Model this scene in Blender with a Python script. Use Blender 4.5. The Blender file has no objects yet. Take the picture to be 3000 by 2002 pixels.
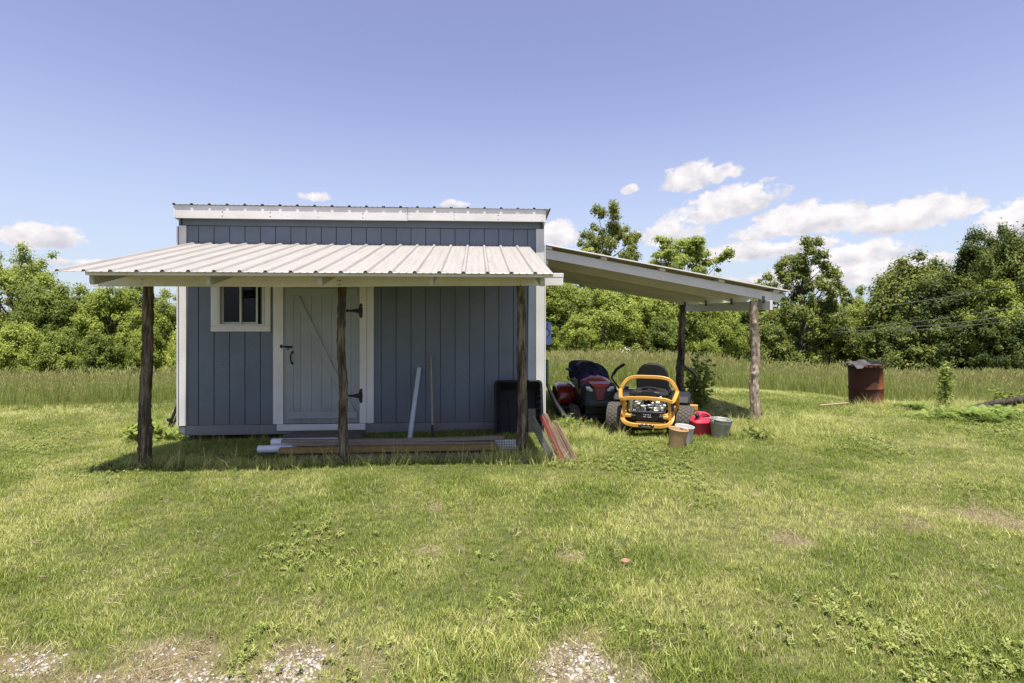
import bpy, math, random
import numpy as np
from mathutils import Vector, Matrix, Euler

random.seed(7); RNG = np.random.default_rng(11)
sc = bpy.context.scene
COL = sc.collection
R = math.radians

# ---------------------------------------------------------------- camera
CAM_H = 1.60
cam = bpy.data.cameras.new('camera'); cam_o = bpy.data.objects.new('camera', cam); COL.objects.link(cam_o)
cam_o.location = (0, 0, CAM_H); cam_o.rotation_euler = (R(90), 0, 0)
cam.sensor_width = 36.0; cam.lens = 18.72; cam.shift_y = -0.024
cam.clip_start = 0.05; cam.clip_end = 6000
sc.camera = cam_o

# ---------------------------------------------------------------- light
YAW = R(3.8)                       # the shed is turned a little away on its right
SUN_EL, SUN_AZ = R(76.5), R(4)       # azimuth measured from straight in front of the shed
hx = math.sin(YAW + SUN_AZ); hy = -math.cos(YAW + SUN_AZ)
SUN_DIR = Vector((hx*math.cos(SUN_EL), hy*math.cos(SUN_EL), math.sin(SUN_EL)))
sun = bpy.data.lights.new('sun', 'SUN'); sun_o = bpy.data.objects.new('sun', sun); COL.objects.link(sun_o)
sun.energy = 4.2; sun.angle = R(0.55); sun.color = (1.0, 0.95, 0.87)
sun_o.rotation_euler = SUN_DIR.to_track_quat('Z', 'Y').to_euler(); sun_o.location = (0, -10, 30)

world = bpy.data.worlds.new('World'); sc.world = world; world.use_nodes = True
EXPOSURE = 1.0
sc.view_settings.view_transform = 'Standard'; sc.view_settings.look = 'None'
sc.view_settings.exposure = EXPOSURE; sc.view_settings.gamma = 1.0; sc.view_settings.use_curve_mapping = False
sc.cycles.max_bounces = 8; sc.cycles.diffuse_bounces = 4; sc.cycles.transmission_bounces = 6
sc.cycles.transparent_max_bounces = 8; sc.cycles.use_denoising = True; sc.cycles.denoiser = "OPENIMAGEDENOISE"; sc.cycles.denoising_input_passes = "RGB_ALBEDO_NORMAL"; sc.cycles.denoising_prefilter = "NONE"
sc.cycles.caustics_reflective = False; sc.cycles.caustics_refractive = False

def build_world():
    nt = world.node_tree; nt.nodes.clear(); L = nt.links.new
    def N(t, **k):
        n = nt.nodes.new(t)
        for a, b in k.items(): setattr(n, a, b)
        return n
    def M(op, a, b=None, c=None, clamp=False):
        n = N('ShaderNodeMath', operation=op); n.use_clamp = clamp
        for i, v in enumerate((a, b, c)):
            if v is None: continue
            if isinstance(v, (int, float)): n.inputs[i].default_value = v
            else: L(v, n.inputs[i])
        return n.outputs[0]
    out = N('ShaderNodeOutputWorld'); bg = N('ShaderNodeBackground'); L(bg.outputs[0], out.inputs[0])
    sky = N('ShaderNodeTexSky'); sky.sky_type = 'NISHITA'; sky.sun_disc = False
    sky.sun_elevation = SUN_EL; sky.sun_rotation = math.atan2(hx, hy)
    sky.air_density = 1.0; sky.dust_density = 1.6; sky.ozone_density = 2.0; sky.altitude = 250
    bg.inputs['Strength'].default_value = 0.10
    hsv = N('ShaderNodeHueSaturation'); hsv.inputs['Hue'].default_value = 0.528
    hsv.inputs['Saturation'].default_value = 0.86; hsv.inputs['Value'].default_value = 0.98
    L(sky.outputs[0], hsv.inputs['Color'])
    tc = N('ShaderNodeTexCoord'); sep = N('ShaderNodeSeparateXYZ'); L(tc.outputs['Generated'], sep.inputs[0])
    az = M('ARCTAN2', sep.outputs[0], sep.outputs[1]); el = M('ARCSINE', sep.outputs[2])
    # lumpy noise in azimuth / elevation, flattened towards the horizon
    comb = N('ShaderNodeCombineXYZ'); L(M('MULTIPLY', az, 1.0), comb.inputs[0]); L(M('MULTIPLY', el, 1.25), comb.inputs[1])
    no = N('ShaderNodeTexNoise'); no.inputs['Scale'].default_value = 17; no.inputs['Detail'].default_value = 9
    no.inputs['Roughness'].default_value = 0.64; no.inputs['Distortion'].default_value = 0.25; L(comb.outputs[0], no.inputs['Vector'])
    no2 = N('ShaderNodeTexNoise'); no2.inputs['Scale'].default_value = 34; no2.inputs['Detail'].default_value = 5
    no2.inputs['Roughness'].default_value = 0.55
    off = N('ShaderNodeVectorMath', operation='ADD'); off.inputs[1].default_value = (3.1, 0.006, 1.7); L(comb.outputs[0], off.inputs[0]); L(off.outputs[0], no2.inputs['Vector'])
    no3 = N('ShaderNodeTexNoise'); no3.inputs['Scale'].default_value = 70; no3.inputs['Detail'].default_value = 6; no3.inputs['Roughness'].default_value = 0.6; L(comb.outputs[0], no3.inputs['Vector'])
    # cumulus: azimuth, elevation of centre, half widths, tilt, weight (degrees)
    cl = [(19.3, 13.7, 5.0, 1.9, .30, 1.0), (21.6, 10.6, 6.6, 2.4, .34, 1.1), (16.2, 8.3, 4.4, 1.8, .22, 1.0), (27.4, 8.7, 5.4, 2.2, .24, 1.15), (31.6, 8.6, 3.0, 1.8, .2, 1.0),
          (36.4, 8.3, 6.2, 2.1, .20, 1.15), (33.4, 5.6, 5.4, 1.8, .22, 1.15), (5.0, 8.6, 3.2, 2.0, .0, 1.1), (-41.4, 6.3, 3.8, 1.5, .05, 1.05), (37.5, 4.6, 3.5, 1.0, .1, .9),
          (24.0, 6.2, 6.5, 1.4, .12, 1.0), (-6.2, 11.9, 2.4, .6, .0, .7), (43.2, 7.2, 3.0, 2.2, .2, 1.05), (12.6, 13.1, 1.2, .7, .1, .9), (28.5, 6.6, 5.5, 1.0, .1, .9),
          (29.5, 3.4, 11.0, 1.7, .05, .95), (-38.6, 4.5, 3.2, .6, .0, .8), (-20.0, 11.9, 1.6, .6, .0, .55), (25.6, 13.0, 1.0, .5, .2, .5),
          (70, 8, 9, 2.5, .1, .9), (105, 7, 12, 2.2, .05, .9), (140, 9, 9, 2.6, .1, .9), (175, 7, 11, 2.2, .0, .9), (-70, 8, 8, 2.0, .0, .85),
          (-110, 8, 11, 2.4, .1, .9), (-150, 7, 9, 2.2, .0, .9)]
    field = None; low = None
    for a, e, wa, we, tl, wt in cl:
        wa, we, tl = wa*.92, we*.95, tl*.55
        da = M('DIVIDE', M('SUBTRACT', az, R(a)), R(wa))
        de = M('DIVIDE', M('SUBTRACT', M('SUBTRACT', el, R(e)), M('MULTIPLY', M('SUBTRACT', az, R(a)), tl)), R(we))
        dn = M('MULTIPLY', M('MINIMUM', de, 0.0), 1.7)          # flat bases
        up = M('MAXIMUM', de, 0.0)
        r2 = M('ADD', M('MULTIPLY', da, da), M('ADD', M('MULTIPLY', dn, dn), M('MULTIPLY', up, up)))
        h = M('MULTIPLY', M('SUBTRACT', 1.0, r2), wt)
        f = M('MAXIMUM', h, -1.0)
        field = f if field is None else M('MAXIMUM', field, f)
        g = M('MULTIPLY', M('MAXIMUM', h, 0.0), de)
        low = g if low is None else M('ADD', low, g)
    dens = M('ADD', M('ADD', field, M('MULTIPLY', M('SUBTRACT', no.outputs[0], 0.49), 3.6)), M('MULTIPLY', M('SUBTRACT', no3.outputs[0], 0.5), 1.3))
    mr = N('ShaderNodeMapRange', interpolation_type='SMOOTHSTEP'); mr.inputs[1].default_value = 0.0; mr.inputs[2].default_value = 0.6
    L(dens, mr.inputs[0])
    alpha = M('MULTIPLY', mr.outputs[0], 0.96)
    sh = N('ShaderNodeMapRange'); sh.inputs[1].default_value = -0.55; sh.inputs[2].default_value = 0.45
    L(M('ADD', low, M('MULTIPLY', M('SUBTRACT', no2.outputs[0], 0.5), 2.4)), sh.inputs[0])
    cc = N('ShaderNodeMix', data_type='RGBA'); L(sh.outputs[0], cc.inputs['Factor'])
    k = 0.66/0.10
    cc.inputs['A'].default_value = (.50*k, .49*k, .54*k, 1); cc.inputs['B'].default_value = (.80*k, .76*k, .76*k, 1)
    # thin summer haze low over the fields
    hz = N('ShaderNodeMapRange', interpolation_type='SMOOTHSTEP'); hz.inputs[1].default_value = R(26); hz.inputs[2].default_value = R(-2)
    L(el, hz.inputs[0])
    mixh = N('ShaderNodeMix', data_type='RGBA'); L(M('MULTIPLY', hz.outputs[0], 0.66), mixh.inputs['Factor'])
    L(hsv.outputs[0], mixh.inputs['A']); mixh.inputs['B'].default_value = (.47*k, .55*k, .69*k, 1)
    mix = N('ShaderNodeMix', data_type='RGBA'); L(alpha, mix.inputs['Factor']); L(mixh.outputs['Result'], mix.inputs['A']); L(cc.outputs['Result'], mix.inputs['B'])
    L(mix.outputs['Result'], bg.inputs['Color'])
build_world()

# ---------------------------------------------------------------- helpers
def lin(r, g, b):
    f = lambda c: (c/12.92 if c <= .04045 else ((c+.055)/1.055)**2.4)
    return (f(r/255), f(g/255), f(b/255))

_noise_cache = {}
def vnoise(x, y, scale, seed=0):
    """smooth value noise in 0..1 (numpy)"""
    key = seed
    if key not in _noise_cache: _noise_cache[key] = np.random.default_rng(1000+seed).random((128, 128))
    g = _noise_cache[key]
    x = np.asarray(x, float)*scale + 37.3; y = np.asarray(y, float)*scale + 11.9
    xi = np.floor(x).astype(int); yi = np.floor(y).astype(int); fx = x-xi; fy = y-yi
    fx = fx*fx*(3-2*fx); fy = fy*fy*(3-2*fy)
    a = g[xi % 128, yi % 128]; b = g[(xi+1) % 128, yi % 128]; c = g[xi % 128, (yi+1) % 128]; d = g[(xi+1) % 128, (yi+1) % 128]
    return (a*(1-fx)+b*fx)*(1-fy) + (c*(1-fx)+d*fx)*fy
def fbm(x, y, scale, seed=0, oct=3):
    s = 0; w = 0; a = 1.0
    for i in range(oct):
        s = s + a*vnoise(x, y, scale*2**i, seed+i*7); w += a; a *= .5
    return s/w
def smooth(a, b, x):
    t = np.clip((np.asarray(x, float)-a)/(b-a), 0, 1); return t*t*(3-2*t)

def tz(X, Y):
    """height of the ground"""
    X = np.asarray(X, float); Y = np.asarray(Y, float)
    z = 0.05 + 0.03*smooth(-1, 3, X)*(1-smooth(9, 12, Y))
    z = z - 0.17*np.exp(-(((X+4.1)/1.7)**2 + ((Y-7.9)/1.2)**2))
    z = z - 0.07*np.exp(-(((X+1.8)/2.4)**2 + ((Y-8.2)/1.5)**2))
    z = z - 0.17*np.exp(-(((X-1.7)/1.1)**2 + ((Y-8.1)/1.0)**2)) - .18*smooth(7.8, 10.8, Y)*smooth(4.2, 7.5, X) - .11*np.exp(-(((X-1.2)/1.0)**2 + ((Y-9.3)/.8)**2)) - .04*np.exp(-(((X-1.9)/.9)**2 + ((Y-7.5)/.6)**2))
    t = np.maximum(0, Y-10.0 + 1.2*smooth(3, 9, -X) + 1.6*smooth(6, 10, X)); s = .074 + .082*smooth(0, 11, -X) + .048*smooth(5, 15, X)
    t = np.minimum(t, 45) + np.maximum(t-45, 0)*.12
    z = z - s*t*t/(t+3.0)
    far = smooth(200, 900, np.hypot(X, Y)); z = z*(1-far) + far*(-9)
    z = z + (fbm(X, Y, .9, 3)-.5)*.05*(1-smooth(20, 60, Y))
    return z
def tz1(x, y): return float(tz(x, y))

OX, OY = -4.491, 7.175
cY, sY = math.cos(YAW), math.sin(YAW)
def W(u, v): return (OX+u*cY-v*sY, OY+u*sY+v*cY)        # shed plan -> world
def LOC(x, y):
    dx, dy = x-OX, y-OY; return (dx*cY+dy*sY, -dx*sY+dy*cY)

class MB:
    def __init__(s): s.v = []; s.f = []; s.sm = []
    def add(s, vs, fs, smooth=False):
        o = len(s.v); s.v.extend([tuple(p) for p in vs]); s.f.extend([tuple(i+o for i in f) for f in fs]); s.sm.extend([smooth]*len(fs)); return s
    def box(s, x0, x1, y0, y1, z0, z1):
        return s.add([(x0,y0,z0),(x1,y0,z0),(x1,y1,z0),(x0,y1,z0),(x0,y0,z1),(x1,y0,z1),(x1,y1,z1),(x0,y1,z1)],
                     [(0,3,2,1),(4,5,6,7),(0,1,5,4),(1,2,6,5),(2,3,7,6),(3,0,4,7)])
    def bar(s, p, q, wd, th, up=(0,0,1)):
        """rectangular bar from p to q; wd along side, th along up"""
        p = Vector(p); q = Vector(q); d = (q-p).normalized(); up = Vector(up)
        sd = d.cross(up).normalized(); up2 = sd.cross(d).normalized()
        vs = []
        for e in (p, q):
            for a, b in ((-1,-1),(1,-1),(1,1),(-1,1)): vs.append(e + sd*(a*wd/2) + up2*(b*th/2))
        return s.add(vs, [(3,2,1,0),(4,5,6,7),(0,1,5,4),(1,2,6,5),(2,3,7,6),(3,0,4,7)])
    def tube(s, pts, rad, n=8, cap=True, squash=None, smooth=True):
        pts = [Vector(p) for p in pts]; m = len(pts)
        if not hasattr(rad, '__len__'): rad = [rad]*m
        o = []; ref = None; rings = []
        for i, p in enumerate(pts):
            d = (pts[min(i+1,m-1)]-pts[max(i-1,0)]).normalized()
            if ref is None:
                ref = Vector((0,0,1)) if abs(d.z) < .9 else Vector((1,0,0))
            a = d.cross(ref).normalized(); b = a.cross(d).normalized(); ref = b
            rings.append([p + a*(math.cos(2*math.pi*k/n)*rad[i]) + b*(math.sin(2*math.pi*k/n)*rad[i]*(squash or 1)) for k in range(n)])
        vs = [q for r in rings for q in r]
        fs = [(i*n+k, i*n+(k+1) % n, (i+1)*n+(k+1) % n, (i+1)*n+k) for i in range(m-1) for k in range(n)]
        s.add(vs, fs, smooth)
        if cap:
            s.add(rings[0], [tuple(range(n-1, -1, -1))]); s.add(rings[-1], [tuple(range(n))])
        return s
    def lathe(s, prof, n=24, axis='z', c=(0,0,0), smooth=True):
        vs = []; fs = []
        for r, h in prof:
            for k in range(n):
                a = 2*math.pi*k/n; x, y = r*math.cos(a), r*math.sin(a)
                p = (x, y, h) if axis == 'z' else ((h, x, y) if axis == 'x' else (x, h, y))
                vs.append((p[0]+c[0], p[1]+c[1], p[2]+c[2]))
        for i in range(len(prof)-1):
            for k in range(n):
                q = (i*n+k, i*n+(k+1) % n, (i+1)*n+(k+1) % n, (i+1)*n+k)
                fs.append(q if axis != 'y' else q[::-1])
        return s.add(vs, fs, smooth)
    def prism(s, poly, y0, y1, plane='xz', smooth=False):
        """polygon extruded; plane 'xz' extrudes along y, 'yz' along x, 'xy' along z"""
        n = len(poly)
        def P(a, b, t): return (a, t, b) if plane == 'xz' else ((t, a, b) if plane == 'yz' else (a, b, t))
        vs = [P(a, b, y0) for a, b in poly] + [P(a, b, y1) for a, b in poly]
        fs = [tuple(range(n)), tuple(range(2*n-1, n-1, -1))]
        s.add(vs, fs)
        o = len(s.v)-2*n
        for k in range(n): s.f.append((o+k, o+n+k, o+n+(k+1) % n, o+(k+1) % n)); s.sm.append(smooth)
        return s
    def loft(s, rings, closed=True, cap=True, smooth=True):
        n = len(rings[0]); vs = [p for r in rings for p in r]; fs = []
        for i in range(len(rings)-1):
            for k in range(n if closed else n-1):
                fs.append((i*n+k, i*n+(k+1) % n, (i+1)*n+(k+1) % n, (i+1)*n+k))
        s.add(vs, fs, smooth)
        if cap and closed: s.add(rings[0], [tuple(range(n-1, -1, -1))]); s.add(rings[-1], [tuple(range(n))])
        return s
    def xf(s, mat):
        s.v = [tuple(mat @ Vector(p)) for p in s.v]; return s
    def mesh(s, name, mat):
        me = bpy.data.meshes.new(name); me.from_pydata(s.v, [], s.f)
        me.polygons.foreach_set('use_smooth', s.sm); me.update()
        import bmesh
        bm = bmesh.new(); bm.from_mesh(me); bmesh.ops.recalc_face_normals(bm, faces=bm.faces); bm.to_mesh(me); bm.free()
        if mat: me.materials.append(mat)
        return me
    def build(s, name, mat, parent=None, bevel=0, loc=None):
        me = s.mesh(name, mat); o = bpy.data.objects.new(name, me); COL.objects.link(o)
        if parent: o.parent = parent
        if loc: o.location = loc
        if bevel:
            b = o.modifiers.new('bevel', 'BEVEL'); b.width = bevel; b.segments = 1; b.limit_method = 'ANGLE'; b.angle_limit = R(50)
        return o

def tag(o, label=None, cat=None, group=None, kind=None):
    if label: o['label'] = label
    if cat: o['category'] = cat
    if group: o['group'] = group
    if kind: o['kind'] = kind
    return o
def empty(name, loc=(0,0,0), rz=0):
    o = bpy.data.objects.new(name, None); COL.objects.link(o); o.location = loc; o.rotation_euler = (0, 0, rz); o.empty_display_size = .2
    return o
def grid_mesh(name, P, mat):
    """P: (n,m,3) array -> smooth grid mesh"""
    n, m, _ = P.shape
    me = bpy.data.meshes.new(name)
    idx = np.arange(n*m).reshape(n, m)
    f = np.stack([idx[:-1,:-1], idx[1:,:-1], idx[1:,1:], idx[:-1,1:]], -1).reshape(-1, 4)
    fast_mesh(me, P.reshape(-1,3), f); me.polygons.foreach_set('use_smooth', [True]*len(f))
    me.materials.append(mat); return me
def fast_mesh(me, V, F):
    F = np.asarray(F); k = F.shape[1]
    me.vertices.add(len(V)); me.vertices.foreach_set('co', np.asarray(V, np.float32).ravel())
    me.loops.add(F.size); me.loops.foreach_set('vertex_index', F.astype(np.int32).ravel())
    me.polygons.add(len(F)); me.polygons.foreach_set('loop_start', np.arange(0, F.size, k, dtype=np.int32))
    me.update(calc_edges=True); me.validate()

# ---------------------------------------------------------------- materials
MATS = {}
class NT:
    def __init__(s, name):
        s.m = bpy.data.materials.new(name); s.m.use_nodes = True; s.t = s.m.node_tree; s.t.nodes.clear()
        s.out = s.N('ShaderNodeOutputMaterial'); s.L = s.t.links.new
    def N(s, t, **k):
        n = s.t.nodes.new(t)
        for a, b in k.items(): setattr(n, a, b)
        return n
    def set(s, sock, v):
        if v is None: return
        if hasattr(v, 'is_output') or isinstance(v, bpy.types.NodeSocket): s.L(v, sock)
        elif isinstance(v, (tuple, list)) and len(v) == 3 and sock.type == 'RGBA': sock.default_value = (*v, 1)
        else: sock.default_value = v
    def coord(s, kind='Object', scale=(1,1,1)):
        tc = s.N('ShaderNodeTexCoord'); mp = s.N('ShaderNodeMapping'); mp.inputs['Scale'].default_value = scale
        s.L(tc.outputs[kind], mp.inputs[0]); return mp.outputs[0]
    def wpos(s, scale=(1,1,1)):
        g = s.N('ShaderNodeNewGeometry'); mp = s.N('ShaderNodeMapping'); mp.inputs['Scale'].default_value = scale
        s.L(g.outputs['Position'], mp.inputs[0]); return mp.outputs[0]
    def noise(s, vec, scale, detail=4, rough=.55, dist=0):
        n = s.N('ShaderNodeTexNoise'); n.inputs['Scale'].default_value = scale; n.inputs['Detail'].default_value = detail
        n.inputs['Roughness'].default_value = rough; n.inputs['Distortion'].default_value = dist
        if vec is not None: s.L(vec, n.inputs['Vector'])
        return n.outputs[0]
    def ramp(s, fac, stops):
        r = s.N('ShaderNodeValToRGB'); e = r.color_ramp.elements
        while len(e) < len(stops): e.new(.5)
        for i, (p, c) in enumerate(stops): e[i].position = p; e[i].color = (*c, 1) if len(c) == 3 else c
        s.L(fac, r.inputs[0]); return r.outputs[0]
    def mix(s, f, a, b, mode='MIX'):
        n = s.N('ShaderNodeMix', data_type='RGBA', blend_type=mode); s.set(n.inputs['Factor'], f); s.set(n.inputs['A'], a); s.set(n.inputs['B'], b); return n.outputs['Result']
    def math(s, op, a, b=None, clamp=False):
        n = s.N('ShaderNodeMath', operation=op); n.use_clamp = clamp; s.set(n.inputs[0], a); s.set(n.inputs[1], b) if b is not None else None; return n.outputs[0]
    def mr(s, v, a, b, c=0, d=1):
        n = s.N('ShaderNodeMapRange'); s.set(n.inputs[0], v)
        for i, q in enumerate((a, b, c, d)): n.inputs[i+1].default_value = q
        return n.outputs[0]
    def bump(s, h, strength=.3, dist=.01):
        b = s.N('ShaderNodeBump'); b.inputs['Strength'].default_value = strength; b.inputs['Distance'].default_value = dist; s.L(h, b.inputs['Height']); return b.outputs[0]
    def bsdf(s, color, rough=.6, metal=0, normal=None, spec=.5, coat=0):
        p = s.N('ShaderNodeBsdfPrincipled'); s.set(p.inputs['Base Color'], color); s.set(p.inputs['Roughness'], rough); s.set(p.inputs['Metallic'], metal)
        p.inputs['Specular IOR Level'].default_value = spec; p.inputs['Coat Weight'].default_value = coat
        if normal is not None: s.L(normal, p.inputs['Normal'])
        return p.outputs[0]
    def done(s, sh): s.L(sh, s.out.inputs[0]); return s.m
    def objrand(s): return s.N('ShaderNodeObjectInfo').outputs['Random']
    def attr(s, name, kind='GEOMETRY'):
        a = s.N('ShaderNodeAttribute'); a.attribute_name = name; a.attribute_type = kind; return a.outputs['Fac']

def mul(c, k): return tuple(x*k for x in c)
def painted(name, col, grain=(3,3,40), worn=.35, rough=.55, bump=.25, dirt=None, scale=1.0, splash=False):
    """brushed-on wood paint: grain along one axis, scuffs that show wood or dirt"""
    t = NT(name); v = t.coord('Object', grain); w = t.wpos()
    g = t.noise(v, 6*scale, 5, .6); b = t.noise(w, 2.2, 5, .6); f = t.noise(w, 45, 3, .6)
    c = t.mix(t.mr(b, .3, .72), mul(col, .84), mul(col, 1.09)); c = t.mix(t.math('MULTIPLY', t.objrand(), .30), c, mul(col, .72))
    if splash:
        sp = t.N('ShaderNodeSeparateXYZ'); t.L(w, sp.inputs[0]); e = t.math('ADD', sp.outputs[2], t.math('MULTIPLY', t.noise(t.wpos((1,1,.5)), 7, 6, .65), -.75)); c = t.mix(t.math('MULTIPLY', t.mr(e, .06, -.24), .5), c, (.16,.14,.115))
    c = t.mix(t.math('MULTIPLY', t.mr(g, .45, .75), .22), c, mul(col, .62))
    dd = dirt or mul(col, .4)
    c = t.mix(t.math('MULTIPLY', t.mr(t.math('MULTIPLY', f, b), .34, .44), worn), c, dd)
    h = t.math('ADD', g, t.math('MULTIPLY', f, .4))
    return t.done(t.bsdf(c, t.mr(g, .3, .8, rough-.08, rough+.12), normal=t.bump(h, bump, .004)))
def plain(name, col, rough=.5, metal=0, var=.15, spec=.5, coat=0, bump=0, scale=9):
    t = NT(name); w = t.coord('Object'); n = t.noise(w, scale, 5, .6)
    c = t.mix(t.mr(n, .3, .7), mul(col, 1-var), mul(col, 1+var))
    return t.done(t.bsdf(c, t.mr(n, .25, .75, max(.04, rough-.08), min(1, rough+.1)), metal, t.bump(n, bump, .01) if bump else None, spec, coat))
def weathered(name, a, b, grain=(2,30,30), rough=.85):
    t = NT(name); v = t.coord('Object', grain); g = t.noise(v, 3, 6, .65, .4); w = t.noise(t.wpos(), 5, 4)
    rnd = t.objrand()
    c = t.ramp(g, [(.28, mul(a, .55)), (.5, a), (.75, b)]); c = t.mix(t.math('MULTIPLY', t.mr(w, .4, .7), .45), c, mul(a, .7))
    c = t.mix(t.math('MULTIPLY', rnd, .35), c, mul(b, .75))
    return t.done(t.bsdf(c, rough, normal=t.bump(g, .55, .006)))
def m_bark(name, dark, mid, pale, grain=(9,9,1.3)):
    t = NT(name); v = t.coord('Object', grain); g = t.noise(v, 3.2, 7, .68, .8); w = t.noise(t.coord('Object'), 6, 4)
    c = t.ramp(g, [(.3, dark), (.48, mid), (.66, pale)]); c = t.mix(t.math('MULTIPLY', t.mr(w, .5, .7), .4), c, mul(dark, 1.3))
    return t.done(t.bsdf(c, .92, normal=t.bump(g, .9, .02), spec=.2))
def m_metal_roof(name, col, dirt, rough=.45, streak=(9,.6,.6)):
    t = NT(name); w = t.wpos(); n = t.noise(t.wpos((1.2,1.2,1.2)), 1.6, 5, .6); f = t.noise(w, 28, 4, .6); st = t.noise(t.coord('Object', streak), 2.5, 5, .65)
    c = t.mix(t.mr(n, .35, .7), col, mul(col, .9)); c = t.mix(t.math('MULTIPLY', t.mr(st, .46, .72), .5), c, dirt)
    c = t.mix(t.math('MULTIPLY', t.mr(f, .62, .72), .5), c, dirt)
    return t.done(t.bsdf(c, t.mr(n, .3, .7, rough-.05, rough+.15), spec=.35))
def m_leaf(name, dark, mid, pale, trans=.35, rough=.55, inst=False):
    t = NT(name)
    tint = t.attr('tint', 'INSTANCER' if inst else 'GEOMETRY'); ob = t.objrand(); w = t.noise(t.wpos(), .55, 3)
    f = t.math('ADD', t.math('MULTIPLY', tint, .6), t.math('ADD', t.math('MULTIPLY', w, .5), t.math('MULTIPLY', t.math('SUBTRACT', ob, .5), .38)))
    c = t.ramp(f, [(.22, dark), (.55, mid), (.92, pale)])
    d = t.bsdf(c, rough, spec=.25); tr = t.N('ShaderNodeBsdfTranslucent'); t.L(t.mix(.5, c, mul(pale, 1.1)), tr.inputs[0])
    mx = t.N('ShaderNodeMixShader'); mx.inputs[0].default_value = trans; t.L(d, mx.inputs[1]); t.L(tr.outputs[0], mx.inputs[2])
    return t.done(mx.outputs[0])
def m_grass(name, lush, mid, dry, tipc, hmax, trans=.35, tip_amt=.6):
    """blades: colour by patch (instance tint), by blade (face tint) and paler towards the tip"""
    t = NT(name)
    ti = t.attr('tint', 'INSTANCER'); fb = t.attr('btint'); h = t.attr('hgt'); ob = t.N('ShaderNodeObjectInfo').outputs['Random']
    f = t.math('ADD', t.math('MULTIPLY', ti, .62), t.math('ADD', t.math('MULTIPLY', fb, .62), t.math('MULTIPLY', t.math('SUBTRACT', ob, .5), .15)))
    c = t.ramp(f, [(.18, lush), (.50, mid), (.92, dry)])
    c = t.mix(t.math('MULTIPLY', t.mr(h, hmax*.45, hmax), tip_amt), c, tipc)
    d = t.bsdf(c, .5, spec=.3); tr = t.N('ShaderNodeBsdfTranslucent'); t.L(c, tr.inputs[0])
    mx = t.N('ShaderNodeMixShader'); mx.inputs[0].default_value = trans; t.L(d, mx.inputs[1]); t.L(tr.outputs[0], mx.inputs[2])
    return t.done(mx.outputs[0])
def m_ground():
    t = NT('ground_soil'); w = t.wpos(); n = t.noise(w, 1.1, 6, .6); f = t.noise(w, 26, 6, .7); f2 = t.noise(w, 90, 4, .7)
    dirt = t.attr('dirt')
    green = t.mix(t.mr(n, .35, .7), (.085, .105, .028), (.16, .155, .06)); green = t.mix(t.mr(f, .45, .7), green, (.055, .062, .022))
    soil = t.mix(t.mr(f, .35, .7), (.20, .145, .085), (.33, .26, .17)); f3 = t.noise(w, 260, 3, .7); soil = t.mix(t.mr(f2, .50, .66), soil, (.42, .37, .30)); soil = t.mix(t.mr(f3, .52, .66), soil, (.12, .09, .055)); soil = t.mix(t.math('MULTIPLY', t.mr(n, .45, .62), .55), soil, (.17, .155, .06))
    c = t.mix(dirt, green, soil)
    return t.done(t.bsdf(c, .95, normal=t.bump(t.math('ADD', f, f2), .7, .02), spec=.1))
def m_rust():
    t = NT('rusted_drum_steel'); v = t.coord('Object'); n = t.noise(v, 5, 7, .65, .5); f = t.noise(v, 30, 5, .7); s2 = t.noise(t.coord('Object', (6,6,.9)), 2.4, 5, .6)
    sep = t.N('ShaderNodeSeparateXYZ'); t.L(t.coord('Object'), sep.inputs[0])
    c = t.ramp(n, [(.3, lin(96,48,28)), (.5, lin(136,72,40)), (.68, lin(116,78,62))])
    c = t.mix(t.math('MULTIPLY', t.mr(s2, .48, .66), .5), c, lin(120,96,92)); c = t.mix(t.math('MULTIPLY', t.mr(f, .5, .7), .5), c, lin(70,28,18))
    c = t.mix(t.math('MULTIPLY', t.mr(t.math('ADD', sep.outputs[2], t.math('MULTIPLY', n, .25)), .40, .12), .75), c, lin(176,84,34))
    c = t.mix(t.mr(t.math('ADD', sep.outputs[2], t.math('MULTIPLY', n, .12)), .86, .95), c, lin(34,28,27))
    # darker brown over one flank, its edge slanting with height
    sx = t.math('ADD', t.math('MULTIPLY', sep.outputs[0], 1.0), t.math('ADD', t.math('MULTIPLY', sep.outputs[2], -.30), t.math('MULTIPLY', n, .10)))
    c = t.mix(t.math('MULTIPLY', t.mr(sx, -.02, -.10), .8), c, lin(50,36,30))
    return t.done(t.bsdf(c, .8, .15, t.bump(f, .35, .006), spec=.25))
def m_glass():
    t = NT('window_glass'); fr = t.N('ShaderNodeFresnel'); fr.inputs[0].default_value = 1.5
    tr = t.N('ShaderNodeBsdfTransparent'); tr.inputs[0].default_value = (.42,.45,.46,1); gl = t.N('ShaderNodeBsdfGlossy'); gl.inputs['Roughness'].default_value = .02
    mx = t.N('ShaderNodeMixShader'); t.L(t.math('MULTIPLY', fr.outputs[0], .45, True), mx.inputs[0]); t.L(tr.outputs[0], mx.inputs[1]); t.L(gl.outputs[0], mx.inputs[2])
    return t.done(mx.outputs[0])

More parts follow.
